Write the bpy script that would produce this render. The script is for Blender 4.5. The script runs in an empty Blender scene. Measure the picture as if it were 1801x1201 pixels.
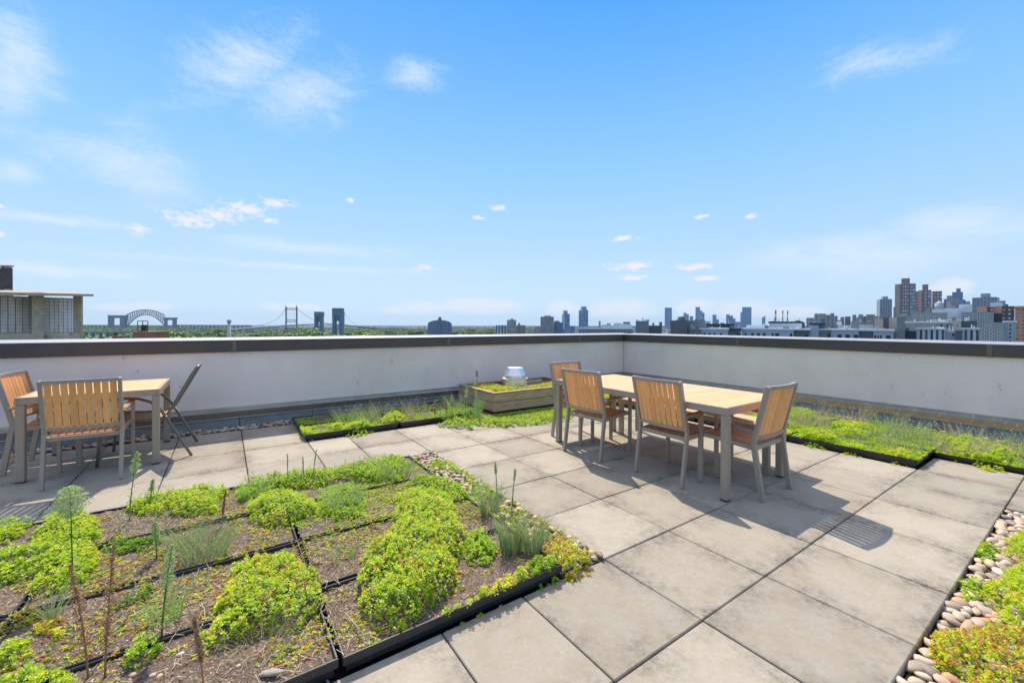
HAZE=4.5e-5; SUN=3.35; SKYS=.15; EXPO=.65
CL_W=(3.5,3.9,4.35); CL_H=(3.4,3.75,4.2); CL_C=(4.0,3.85,4.05)
import bpy, math, random
import numpy as np
from mathutils import Vector, Matrix
random.seed(7); rng=np.random.default_rng(7)
R=math.radians
SC=bpy.context.scene; COL=SC.collection
# ------------------------------------------------------------------ camera
F_PX,YAW,PITCH,ROLL=734.51,0.968527,-0.006,0.003838
CX,CY,CZ=-1.8435,-1.7101,1.3757
PV=-24.55
fw=np.array([math.cos(PITCH)*math.cos(YAW),math.cos(PITCH)*math.sin(YAW),math.sin(PITCH)])
r0=np.cross(fw,[0,0,1]); r0/=np.linalg.norm(r0); u0=np.cross(r0,fw)
rt=r0*math.cos(ROLL)+u0*math.sin(ROLL); up=-r0*math.sin(ROLL)+u0*math.cos(ROLL)
cam=bpy.data.cameras.new('camera'); co=bpy.data.objects.new('camera',cam); COL.objects.link(co)
M=Matrix(((rt[0],up[0],-fw[0],CX),(rt[1],up[1],-fw[1],CY),(rt[2],up[2],-fw[2],CZ),(0,0,0,1)))
co.matrix_world=M
cam.sensor_width=36; cam.lens=F_PX/1801*36; cam.shift_y=PV/1801; cam.clip_start=.05; cam.clip_end=60000
SC.camera=co
def at(px,dist):            # point on the horizon circle seen at column px, dist metres ahead
    d=fw+rt*(px-900.5)/F_PX; return CX+d[0]*dist, CY+d[1]*dist
def hz(px,py,dist):         # height of something seen at row py
    hy=568.09+(px/1800.0)*6.9
    return CZ+(hy-py)/F_PX*dist
# ------------------------------------------------------------------ materials
MAT={}
def nn(t,ty,**k):
    n=t.nodes.new(ty)
    for a,b in k.items():
        if a in n.inputs: n.inputs[a].default_value=b
        else: setattr(n,a,b)
    return n
def mat(name,col,rough=.6,metal=0,var=.0,scale=8,bump=0,bscale=60,island=0,trans=0,spec=.5,streak=None,col2=None,det=6):
    m=bpy.data.materials.new(name); m.use_nodes=True; t=m.node_tree; b=t.nodes['Principled BSDF']
    b.inputs['Roughness'].default_value=rough; b.inputs['Metallic'].default_value=metal; b.inputs['Specular IOR Level'].default_value=spec
    b.inputs['Base Color'].default_value=(*col,1)
    L=t.links.new; src=None
    tc=nn(t,'ShaderNodeTexCoord')
    if var or col2 or island:
        mp=nn(t,'ShaderNodeMapping'); L(tc.outputs['Object'],mp.inputs[0])
        if streak: mp.inputs['Scale'].default_value=streak
        no=nn(t,'ShaderNodeTexNoise',Scale=scale,Detail=det,Roughness=.6); L(mp.outputs[0],no.inputs['Vector'])
        mx=nn(t,'ShaderNodeMix',data_type='RGBA'); 
        a=col2 if col2 else tuple(max(0,c*(1-var)) for c in col); bb=col if col2 else tuple(c*(1+var) for c in col)
        mx.inputs[6].default_value=(*a,1); mx.inputs[7].default_value=(*bb,1)
        mr=nn(t,'ShaderNodeMapRange'); mr.inputs[1].default_value=.3; mr.inputs[2].default_value=.7
        L(no.outputs[0],mr.inputs[0]); L(mr.outputs[0],mx.inputs[0]); src=mx.outputs[2]
        if island:
            g=nn(t,'ShaderNodeNewGeometry'); hs=nn(t,'ShaderNodeHueSaturation')
            mr2=nn(t,'ShaderNodeMapRange'); mr2.inputs[3].default_value=1-island; mr2.inputs[4].default_value=1+island
            L(g.outputs['Random Per Island'],mr2.inputs[0]); L(mr2.outputs[0],hs.inputs['Value']); L(src,hs.inputs['Color']); src=hs.outputs[0]
        L(src,b.inputs['Base Color'])
    if bump:
        n2=nn(t,'ShaderNodeTexNoise',Scale=bscale,Detail=5); L(tc.outputs['Object'],n2.inputs['Vector'])
        bp=nn(t,'ShaderNodeBump',Strength=bump,Distance=.01); L(n2.outputs[0],bp.inputs['Height']); L(bp.outputs[0],b.inputs['Normal'])
    if trans:
        tr=nn(t,'ShaderNodeBsdfTranslucent'); ms=nn(t,'ShaderNodeMixShader'); ms.inputs[0].default_value=trans
        out=t.nodes['Material Output']; L(b.outputs[0],ms.inputs[1]); L(tr.outputs[0],ms.inputs[2]); L(ms.outputs[0],out.inputs[0])
        if src: L(src,tr.inputs[0])
        else: tr.inputs[0].default_value=(*col,1)
    MAT[name]=m; return m
def facade(name,wall,win,px,pz,fx,fz,rough=.7,wrough=.25,off=(0,0),stripe=None,var=.12):
    "wall with a grid of windows px by pz metres, window fraction fx, fz"
    m=bpy.data.materials.new(name); m.use_nodes=True; t=m.node_tree; b=t.nodes['Principled BSDF']; L=t.links.new
    tc=nn(t,'ShaderNodeTexCoord'); sp=nn(t,'ShaderNodeSeparateXYZ'); L(tc.outputs['Object'],sp.inputs[0])
    ad=nn(t,'ShaderNodeMath',operation='ADD'); L(sp.outputs[0],ad.inputs[0]); L(sp.outputs[1],ad.inputs[1])
    def band(src,p,f,o):
        a=nn(t,'ShaderNodeMath',operation='ADD'); L(src,a.inputs[0]); a.inputs[1].default_value=1000*p+o
        d=nn(t,'ShaderNodeMath',operation='DIVIDE'); L(a.outputs[0],d.inputs[0]); d.inputs[1].default_value=p
        fr=nn(t,'ShaderNodeMath',operation='FRACT'); L(d.outputs[0],fr.inputs[0])
        l=nn(t,'ShaderNodeMath',operation='LESS_THAN'); L(fr.outputs[0],l.inputs[0]); l.inputs[1].default_value=f
        fl=nn(t,'ShaderNodeMath',operation='FLOOR'); L(d.outputs[0],fl.inputs[0])
        return l.outputs[0],fl.outputs[0]
    bx,ix=band(ad.outputs[0],px,fx,off[0]); bz,iz=band(sp.outputs[2],pz,fz,off[1])
    mu=nn(t,'ShaderNodeMath',operation='MULTIPLY'); L(bx,mu.inputs[0]); L(bz,mu.inputs[1])
    g=nn(t,'ShaderNodeNewGeometry'); sn=nn(t,'ShaderNodeSeparateXYZ'); L(g.outputs['Normal'],sn.inputs[0])
    ab=nn(t,'ShaderNodeMath',operation='ABSOLUTE'); L(sn.outputs[2],ab.inputs[0]); lt=nn(t,'ShaderNodeMath',operation='LESS_THAN'); L(ab.outputs[0],lt.inputs[0]); lt.inputs[1].default_value=.5
    mu2=nn(t,'ShaderNodeMath',operation='MULTIPLY'); L(mu.outputs[0],mu2.inputs[0]); L(lt.outputs[0],mu2.inputs[1])
    no=nn(t,'ShaderNodeTexNoise',Scale=.15,Detail=5); L(tc.outputs['Object'],no.inputs['Vector'])
    hs=nn(t,'ShaderNodeHueSaturation'); mr=nn(t,'ShaderNodeMapRange'); mr.inputs[3].default_value=1-var*2; mr.inputs[4].default_value=1+var*2
    L(no.outputs[0],mr.inputs[0]); L(mr.outputs[0],hs.inputs['Value']); hs.inputs['Color'].default_value=(*wall,1)
    wn=nn(t,'ShaderNodeTexWhiteNoise',noise_dimensions='2D'); cb=nn(t,'ShaderNodeCombineXYZ'); L(ix,cb.inputs[0]); L(iz,cb.inputs[1]); L(cb.outputs[0],wn.inputs['Vector'])
    h2=nn(t,'ShaderNodeHueSaturation'); m2=nn(t,'ShaderNodeMapRange'); m2.inputs[3].default_value=.5; m2.inputs[4].default_value=1.8
    L(wn.outputs['Value'],m2.inputs[0]); L(m2.outputs[0],h2.inputs['Value']); h2.inputs['Color'].default_value=(*win,1)
    mx=nn(t,'ShaderNodeMix',data_type='RGBA'); L(mu2.outputs[0],mx.inputs[0]); L(hs.outputs[0],mx.inputs[6]); L(h2.outputs[0],mx.inputs[7]); L(mx.outputs[2],b.inputs['Base Color'])
    m3=nn(t,'ShaderNodeMapRange'); m3.inputs[3].default_value=rough; m3.inputs[4].default_value=wrough; L(mu2.outputs[0],m3.inputs[0]); L(m3.outputs[0],b.inputs['Roughness'])
    MAT[name]=m; return m
# ------------------------------------------------------------------ mesh building
class MB:
    def __init__(s): s.v=[]; s.f=[]
    def add(s,v,f):
        o=len(s.v); s.v+= [tuple(p) for p in v]; s.f+=[tuple(i+o for i in q) for q in f]; return s
    def box(s,a,b,mtx=None,ch=0):
        x0,y0,z0=[min(a[i],b[i]) for i in range(3)]; x1,y1,z1=[max(a[i],b[i]) for i in range(3)]
        if ch<=0:
            v=[(x0,y0,z0),(x1,y0,z0),(x1,y1,z0),(x0,y1,z0),(x0,y0,z1),(x1,y0,z1),(x1,y1,z1),(x0,y1,z1)]
            f=[(0,3,2,1),(4,5,6,7),(0,1,5,4),(1,2,6,5),(2,3,7,6),(3,0,4,7)]
        else:
            c=ch
            def ring(z,i): return [(x0+i,y0,z),(x1-i,y0,z),(x1,y0+i,z),(x1,y1-i,z),(x1-i,y1,z),(x0+i,y1,z),(x0,y1-i,z),(x0,y0+i,z)]
            def ring2(z): return [(x0+c,y0+c,z),(x1-c,y0+c,z),(x1-c,y0+c,z),(x1-c,y1-c,z),(x1-c,y1-c,z),(x0+c,y1-c,z),(x0+c,y1-c,z),(x0+c,y0+c,z)]
            v=[(x0+c,y0+c,z0),(x1-c,y0+c,z0),(x1-c,y1-c,z0),(x0+c,y1-c,z0)]+ring(z0+c,c)+ring(z1-c,c)+[(x0+c,y0+c,z1),(x1-c,y0+c,z1),(x1-c,y1-c,z1),(x0+c,y1-c,z1)]
            f=[(0,3,2,1),(20,21,22,23)]
            for k in range(8): f.append((4+k,4+(k+1)%8,12+(k+1)%8,12+k))
            cm=[0,1,1,2,2,3,3,0]
            for k in range(8):
                k2=(k+1)%8
                if cm[k]==cm[k2]: f.append((cm[k],4+k2,4+k)); f.append((20+cm[k],12+k,12+k2))
                else: f.append((cm[k],cm[k2],4+k2,4+k)); f.append((12+k,12+k2,20+cm[k2],20+cm[k]))
        if mtx is not None: v=[tuple(mtx@Vector(p)) for p in v]
        return s.add(v,f)
    def bar(s,p,q,w,h,upv=(0,0,1),ch=0):
        p,q=Vector(p),Vector(q); d=q-p; L=d.length; d.normalize(); u=Vector(upv); x=d.cross(u)
        if x.length<1e-4: x=d.cross(Vector((0,1,0)))
        x.normalize(); u=x.cross(d)
        m=Matrix(((x[0],d[0],u[0],p[0]),(x[1],d[1],u[1],p[1]),(x[2],d[2],u[2],p[2]),(0,0,0,1)))
        return s.box((-w/2,0,-h/2),(w/2,L,h/2),m,ch)
    def tube(s,pts,r,n=8,cap=True):
        pts=[Vector(p) for p in pts]; rs=r if isinstance(r,(list,tuple)) else [r]*len(pts); v=[];f=[]
        pu=None
        for i,p in enumerate(pts):
            d=(pts[min(i+1,len(pts)-1)]-pts[max(i-1,0)]).normalized()
            if pu is None: pu=d.orthogonal().normalized()
            x=(pu-d*pu.dot(d)).normalized(); pu=x; y=d.cross(x)
            for k in range(n):
                a=2*math.pi*k/n; v.append(p+(x*math.cos(a)+y*math.sin(a))*rs[i])
        for i in range(len(pts)-1):
            for k in range(n): f.append((i*n+k,i*n+(k+1)%n,(i+1)*n+(k+1)%n,(i+1)*n+k))
        if cap: f.append(tuple(range(n-1,-1,-1))); f.append(tuple((len(pts)-1)*n+k for k in range(n)))
        return s.add(v,f)
    def lathe(s,prof,n=24,c=(0,0,0)):
        v=[(c[0]+r*math.cos(2*math.pi*k/n),c[1]+r*math.sin(2*math.pi*k/n),c[2]+z) for r,z in prof for k in range(n)]
        f=[(i*n+k,i*n+(k+1)%n,(i+1)*n+(k+1)%n,(i+1)*n+k) for i in range(len(prof)-1) for k in range(n)]
        f.append(tuple(range(n-1,-1,-1))); f.append(tuple((len(prof)-1)*n+k for k in range(n)))
        return s.add(v,f)
    def prism(s,poly,z0,z1,mtx=None):
        n=len(poly); v=[(x,y,z0) for x,y in poly]+[(x,y,z1) for x,y in poly]
        if mtx is not None: v=[tuple(mtx@Vector(p)) for p in v]
        f=[tuple(range(n-1,-1,-1)),tuple(range(n,2*n))]+[(k,(k+1)%n,n+(k+1)%n,n+k) for k in range(n)]
        return s.add(v,f)
    def obj(s,name,m,parent=None,smooth=False,loc=None):
        me=bpy.data.meshes.new(name); me.from_pydata(s.v,[],s.f); me.update()
        if m is not None: me.materials.append(MAT[m] if isinstance(m,str) else m)
        if smooth: me.shade_smooth()
        o=bpy.data.objects.new(name,me); COL.objects.link(o)
        if parent is not None: o.parent=parent
        if loc is not None: o.location=loc
        return o
def npobj(name,V,nper,m,parent=None,tint=None,faces=None,smooth=False):
    "V: (N,k,3) islands; faces: template of polygons (all same size) or None for one polygon per island"
    V=np.asarray(V,dtype=np.float32); N,k,_=V.shape
    if faces is None: faces=[tuple(range(k))]
    fa=np.array(faces,dtype=np.int32); nf,fs=fa.shape
    idx=(fa[None]+ (np.arange(N,dtype=np.int32)*k)[:,None,None]).reshape(-1)
    me=bpy.data.meshes.new(name); me.vertices.add(N*k); me.vertices.foreach_set('co',V.reshape(-1))
    me.loops.add(len(idx)); me.loops.foreach_set('vertex_index',idx)
    me.polygons.add(N*nf); me.polygons.foreach_set('loop_start',np.arange(0,len(idx),fs,dtype=np.int32))
    if tint is not None:
        a=me.attributes.new('tint','FLOAT','POINT'); a.data.foreach_set('value',np.repeat(np.asarray(tint,np.float32),k))
    me.update(calc_edges=True); me.validate()
    if smooth: me.shade_smooth()
    me.materials.append(MAT[m] if isinstance(m,str) else m)
    o=bpy.data.objects.new(name,me); COL.objects.link(o)
    if parent is not None: o.parent=parent
    return o
def tag(o,label=None,cat=None,group=None,kind=None):
    if label: o['label']=label
    if cat: o['category']=cat
    if group: o['group']=group
    if kind: o['kind']=kind
    return o
def empty(name,loc,rz=0,label=None,cat=None,group=None):
    o=bpy.data.objects.new(name,None); COL.objects.link(o); o.location=loc; o.rotation_euler=(0,0,rz); o.empty_display_size=.1
    return tag(o,label,cat,group)
def dup(o,loc,rz,label,group=None,scale=None):
    r=o.copy(); COL.objects.link(r); r.location=loc; r.rotation_euler=(0,0,rz); r['label']=label
    if group: r['group']=group
    if scale is not None: r.scale=scale if not isinstance(scale,(int,float)) else (scale,)*3
    kids=[c for c in COL.objects if c.parent==o]
    for ch in kids:
        c=ch.copy(); COL.objects.link(c); c.parent=r
        for g in [g for g in COL.objects if g.parent==ch]:
            d=g.copy(); COL.objects.link(d); d.parent=c
    return r
# value noise
_tab=rng.random((256,256))
def vnoise(x,y):
    x=np.asarray(x,float); y=np.asarray(y,float); xi=np.floor(x).astype(int); yi=np.floor(y).astype(int); fx=x-xi; fy=y-yi
    fx=fx*fx*(3-2*fx); fy=fy*fy*(3-2*fy); g=lambda a,b:_tab[a%256,b%256]
    return (g(xi,yi)*(1-fx)+g(xi+1,yi)*fx)*(1-fy)+(g(xi,yi+1)*(1-fx)+g(xi+1,yi+1)*fx)*fy
def fbm(x,y): return vnoise(x,y)*.5+vnoise(x*2.1+7,y*2.1+3)*.3+vnoise(x*4.3+1,y*4.3+9)*.2
# ------------------------------------------------------------------ palette
mat('grey_metal',(.375,.305,.24),.45,.12,var=.06,scale=30,bump=.05,bscale=300)
mat('dark_tube',(.19,.165,.135),.4,.3,var=.1,scale=30)
mat('teak',(.88,.42,.15),.5,0,var=.16,scale=6,island=.10,streak=(14,14,1.2))
mat('teak_top',(.84,.50,.24),.5,0,var=.12,scale=6,island=.07,streak=(1,14,14))
mat('teak_seat',(.42,.215,.105),.5,0,var=.2,scale=6,island=.14,streak=(14,1.5,14))
mat('sling',(.42,.33,.21),.75,0,var=.1,scale=90)
mat('wall_paint',(.93,.765,.675),.8,0,var=.05,scale=1.1,bump=.25,bscale=140,streak=(1,1,.6))
m_=MAT['wall_paint']; t_=m_.node_tree; b_=t_.nodes['Principled BSDF']; src_=b_.inputs['Base Color'].links[0].from_socket
tc_=nn(t_,'ShaderNodeTexCoord'); mp_=nn(t_,'ShaderNodeMapping'); mp_.inputs['Scale'].default_value=(5,5,2.2); t_.links.new(tc_.outputs['Object'],mp_.inputs[0])
n_=nn(t_,'ShaderNodeTexNoise',Scale=2.2,Detail=10,Roughness=.72); t_.links.new(mp_.outputs[0],n_.inputs['Vector']); r_=nn(t_,'ShaderNodeMapRange'); r_.inputs[1].default_value=.61; r_.inputs[2].default_value=.70; r_.inputs[4].default_value=.5; t_.links.new(n_.outputs[0],r_.inputs[0])
n2_=nn(t_,'ShaderNodeTexNoise',Scale=.9,Detail=6,Roughness=.6); t_.links.new(tc_.outputs['Object'],n2_.inputs['Vector']); r2_=nn(t_,'ShaderNodeMapRange'); r2_.inputs[1].default_value=.42; r2_.inputs[2].default_value=.68; r2_.inputs[4].default_value=.30; t_.links.new(n2_.outputs[0],r2_.inputs[0])
x1_=nn(t_,'ShaderNodeMix',data_type='RGBA'); t_.links.new(r2_.outputs[0],x1_.inputs[0]); t_.links.new(src_,x1_.inputs[6]); x1_.inputs[7].default_value=(.45,.40,.33,1)
x2_=nn(t_,'ShaderNodeMix',data_type='RGBA'); t_.links.new(r_.outputs[0],x2_.inputs[0]); t_.links.new(x1_.outputs[2],x2_.inputs[6]); x2_.inputs[7].default_value=(.30,.27,.25,1); t_.links.new(x2_.outputs[2],b_.inputs['Base Color'])
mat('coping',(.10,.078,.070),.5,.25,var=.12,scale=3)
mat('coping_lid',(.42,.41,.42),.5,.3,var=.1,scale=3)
mat('seam_metal',(.17,.135,.115),.5,.3,var=.1)
mat('flash_metal',(.52,.50,.47),.3,.7,var=.18,scale=2.5,col2=(.36,.34,.32))
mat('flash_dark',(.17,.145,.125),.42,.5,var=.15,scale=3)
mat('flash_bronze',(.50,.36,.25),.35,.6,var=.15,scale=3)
mat('block',(.27,.275,.28),.9,0,var=.18,scale=7,bump=.4,bscale=70)
mat('tray',(.022,.023,.027),.38,0,var=.25,scale=9)
mat('deck',(.035,.035,.035),.9,0,var=.3)
mat('planter_wood',(.47,.33,.20),.8,0,var=.28,scale=4,island=.12,streak=(1,1,9),bump=.2)
mat('vent',(.88,.86,.84),.38,1,var=.05,scale=14)
mat('stem_green',(.10,.17,.03),.6,trans=.2)
mat('weed_leaf',(.28,.44,.12),.6,var=.1,island=.3,trans=.35)
mat('weed_plume',(.50,.62,.24),.7,island=.25,trans=.35)
mat('brown_plume',(.42,.24,.12),.9,island=.35,trans=.2)
mat('brown_stem',(.34,.19,.10),.9)
mat('grass',(.38,.47,.20),.55,island=.35,var=.1,trans=.35)
mat('grass_dry',(.58,.47,.30),.7,island=.3,var=.1,trans=.3)
mat('grass_fresh',(.36,.55,.14),.55,island=.3,var=.1,trans=.35)
mat('bark',(.13,.10,.075),.95,var=.3)
mat('drift',(.42,.36,.29),.9,var=.25,scale=30,streak=(1,10,10),bump=.3,bscale=150)
def tinted(name,stops,trans=.3,rough=.45,isl=.22):
    m=bpy.data.materials.new(name); m.use_nodes=True; t=m.node_tree; b=t.nodes['Principled BSDF']; L=t.links.new
    at_=nn(t,'ShaderNodeAttribute',attribute_name='tint'); cr=nn(t,'ShaderNodeValToRGB'); e=cr.color_ramp.elements
    while len(e)<len(stops): e.new(.5)
    for i,(p,c) in enumerate(stops): e[i].position=p; e[i].color=(*c,1)
    L(at_.outputs['Fac'],cr.inputs[0]); g=nn(t,'ShaderNodeNewGeometry'); hs=nn(t,'ShaderNodeHueSaturation'); mr=nn(t,'ShaderNodeMapRange')
    mr.inputs[3].default_value=1-isl; mr.inputs[4].default_value=1+isl; L(g.outputs['Random Per Island'],mr.inputs[0]); L(mr.outputs[0],hs.inputs['Value'])
    L(cr.outputs[0],hs.inputs['Color']); L(hs.outputs[0],b.inputs['Base Color']); b.inputs['Roughness'].default_value=rough
    if trans:
        tr=nn(t,'ShaderNodeBsdfTranslucent'); L(hs.outputs[0],tr.inputs[0]); ms=nn(t,'ShaderNodeMixShader'); ms.inputs[0].default_value=trans
        L(b.outputs[0],ms.inputs[1]); L(tr.outputs[0],ms.inputs[2]); L(ms.outputs[0],t.nodes['Material Output'].inputs[0])
    MAT[name]=m
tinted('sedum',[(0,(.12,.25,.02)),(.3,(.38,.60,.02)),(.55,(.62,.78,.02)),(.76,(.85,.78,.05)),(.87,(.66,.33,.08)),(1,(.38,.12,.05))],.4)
tinted('chips',[(0,(.07,.05,.038)),(.4,(.28,.205,.145)),(.75,(.47,.37,.28)),(1,(.75,.68,.6))],trans=0,rough=.95,isl=.3)
tinted('pebble',[(0,(.20,.17,.14)),(.3,(.42,.33,.235)),(.6,(.58,.46,.33)),(.82,(.50,.28,.15)),(1,(.70,.62,.50))],trans=0,rough=.6,isl=.15)
tinted('treeleaf',[(0,(.045,.10,.03)),(.5,(.12,.22,.05)),(1,(.27,.37,.09))],trans=.25,rough=.6,isl=.3)
# soil
mat('soil',(.27,.195,.135),.97,0,var=.0,col2=(.085,.06,.042),scale=60,bump=.9,bscale=220,det=8)
mat('f_bead',(.52,.46,.38),.8)
PATCH=[
('L',0.05,0.1,[(-2.457,2.374),(-2.345,2.626),(-2.204,2.603),(-2.017,2.523),(-1.846,2.408),(-1.81,2.155),(-1.88,2.022),(-1.862,1.856),(-1.957,1.811),(-2.149,1.94),(-2.311,2.071),(-2.409,2.191)]),
('G',0.05,0.1,[(-1.769,2.417),(-1.628,2.419),(-1.426,2.316),(-1.309,2.559),(-1.165,2.278),(-0.965,2.328),(-0.737,2.417),(-0.468,2.391),(-0.404,2.091),(-0.641,1.659),(-0.816,1.777),(-1.041,1.976),(-1.222,1.943),(-1.456,2.028),(-1.654,1.919),(-1.766,1.97)]),
('L',0.06,0.1,[(-1.729,1.815),(-1.578,1.962),(-1.391,1.904),(-1.293,1.642),(-1.307,1.44),(-1.459,1.364),(-1.59,1.355),(-1.691,1.52)]),
('P',0.03,0.1,[(-1.23,1.895),(-0.975,1.872),(-0.974,1.454),(-1.069,1.176),(-1.237,1.238),(-1.331,1.405)]),
('R',0.12,0.1,[(-1.237,0.665),(-0.995,0.817),(-0.902,1.095),(-0.667,1.167),(-0.539,0.962),(-0.562,0.761),(-0.635,0.53),(-0.821,0.314),(-0.857,0.21),(-0.946,0.126),(-1.088,0.068),(-1.18,0.038),(-1.259,0.028),(-1.308,0.104),(-1.334,0.235),(-1.317,0.433),(-1.241,0.533)]),
('L',0.06,0.1,[(-0.807,1.378),(-0.555,1.441),(-0.438,1.169),(-0.492,0.924),(-0.588,0.776),(-0.689,1.114),(-0.84,1.158)]),
('R',0.09,0.1,[(-1.843,0.947),(-1.689,0.949),(-1.523,0.872),(-1.448,0.66),(-1.458,0.541),(-1.471,0.364),(-1.583,0.264),(-1.705,0.317),(-1.797,0.324),(-1.895,0.338),(-1.933,0.46),(-1.885,0.499),(-1.881,0.623),(-1.852,0.747)]),
('L',0.05,0.1,[(-3.186,2.538),(-3.089,2.543),(-2.953,2.515),(-2.864,2.32),(-2.879,2.143),(-2.925,1.982),(-2.998,1.941)]),
('L',0.05,0.1,[(-2.833,2.299),(-2.752,2.348),(-2.573,2.206),(-2.497,1.975),(-2.498,1.799),(-2.522,1.733),(-2.45,1.607),(-2.412,1.371),(-2.428,1.258),(-2.501,1.222),(-2.599,1.234),(-2.65,1.323),(-2.627,1.423),(-2.774,1.463),(-2.833,1.475),(-2.957,1.877),(-2.892,1.869),(-2.784,1.871),(-2.815,2.099)]),
('D',0.03,0.1,[(-2.434,1.648),(-2.369,1.701),(-2.162,1.612),(-2.137,1.487),(-2.264,1.495),(-2.392,1.544)]),
('L',0.04,0.1,[(-2.639,0.85),(-2.593,0.844),(-2.546,0.843),(-2.511,0.858),(-2.477,0.758),(-2.513,0.694),(-2.54,0.662),(-2.586,0.678)]),
('L',0.05,0.1,[(-2.496,0.427),(-2.538,0.565),(-2.524,0.61),(-2.456,0.617),(-2.328,0.514),(-2.282,0.435),(-2.253,0.261)]),
('G',0.06,0.1,[(-2.177,0.508),(-2.145,0.579),(-2.077,0.533),(-2.053,0.467),(-2.086,0.411),(-2.136,0.388),(-2.171,0.435)]),
('D',0.025,0.1,[(-2.29,0.937),(-2.215,0.962),(-2.135,0.988),(-2.143,0.913),(-2.225,0.893),(-2.272,0.886)]),
('Y',0.04,0.1,[(-1.049,-0.03),(-0.83,-0.002),(-0.646,0.026),(-0.472,0.063),(-0.51,-0.024),(-0.693,-0.043),(-0.871,-0.073),(-1.044,-0.077)]),
('P',0.04,0.1,[(-0.433,0.139),(-0.321,0.077),(-0.345,-0.023),(-0.459,-0.041),(-0.514,0.009)]),
('O',0.05,0.06,[(-0.327,0.224),(-0.104,0.277),(-0.096,0.106),(-0.116,-0.051),(-0.212,-0.081),(-0.323,-0.088),(-0.328,0.045),(-0.343,0.124)]),
('P',0.05,0.1,[(-0.646,0.546),(-0.482,0.586),(-0.51,0.373),(-0.643,0.24),(-0.734,0.281),(-0.731,0.406)]),
('G',0.03,0.1,[(-0.466,1.725),(-0.283,1.487),(-0.266,1.08),(-0.44,1.069),(-0.518,1.416),(-0.666,1.589)]),
('O',0.02,0.1,[(-2.63,1.086),(-2.565,1.102),(-2.43,0.905),(-2.416,0.803),(-2.51,0.888)]),
('L',0.03,0.08,[(-1.089,4.067),(-0.914,3.951),(-0.944,3.581),(-1.097,3.564)]),
('L',0.06,0.08,[(-0.624,3.714),(-0.404,3.932),(-0.244,3.983),(-0.28,3.555),(-0.471,3.412),(-0.629,3.518)]),
('L',0.04,0.08,[(-0.757,4.083),(-0.522,4.2),(-0.592,3.792),(-0.77,3.84)]),
('L',0.06,0.08,[(-0.098,4.011),(0.276,4.355),(0.23,3.921),(0.019,3.729),(-0.157,3.768)]),
('G',0.05,0.03,[(0.948,3.828),(1.354,3.953),(1.266,3.263),(1.655,3.091),(2.278,3.141),(2.647,3.099),(2.264,2.688),(1.557,2.825),(1.165,2.931),(0.962,3.181),(0.848,3.54)]),
('G',0.08,0.05,[(0.474,3.473),(0.753,3.707),(0.957,3.754),(0.984,3.297),(0.793,3.033),(0.635,3.289)]),
('L',0.05,0.08,[(5.479,1.252),(5.776,1.167),(5.438,0.816),(4.953,0.681),(4.599,0.79)]),
('L',0.06,0.08,[(3.901,0.536),(4.133,0.483),(4.015,0.207),(3.694,0.049),(3.458,0.18),(3.526,0.384)]),
('L',0.06,0.08,[(4.598,0.386),(4.927,0.318),(5.003,0.045),(4.681,-0.081),(4.194,-0.062),(4.127,0.132)]),
('Y',0.04,0.08,[(3.659,-0.324),(3.911,-0.375),(3.876,-0.515),(3.579,-0.593),(3.49,-0.431)]),
('Y',0.03,0.08,[(3.549,0.002),(3.753,-0.135),(3.525,-0.223),(3.425,-0.086)]),
('L',0.05,0.08,[(5.079,-0.58),(5.503,-0.678),(5.191,-0.937),(5.163,-1.101),(4.672,-1.126),(4.163,-1.115),(4.092,-0.989),(4.264,-0.853),(4.28,-0.752)]),
('G',0.06,0.08,[(3.542,2.3),(3.441,1.624),(3.353,1.287),(3.037,1.178),(2.988,1.456),(3.045,1.929)]),
('Y',0.1,0.02,[(2.767,-1.412),(2.376,-1.312),(2.092,-1.317),(1.95,-1.374),(1.8,-1.378),(1.492,-1.329),(1.348,-1.307),(1.291,-1.362),(1.221,-1.4),(1.086,-1.385),(0.992,-1.384),(1.026,-1.484),(1.434,-1.535)]),
('O',0.09,0.01,[(1.019,-1.381),(0.852,-1.276),(0.748,-1.252),(0.602,-1.261),(0.503,-1.313),(0.519,-1.373),(0.319,-1.413),(0.499,-1.588),(1.466,-1.534),(1.109,-1.477)]),
('G',0.05,0.02,[(1.989,-1.212),(2.208,-1.233),(2.174,-1.297),(1.918,-1.319),(1.794,-1.272)]),
('G',0.05,0.02,[(1.426,-1.235),(1.544,-1.271),(1.407,-1.329),(1.248,-1.32),(1.241,-1.273)])]
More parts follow.
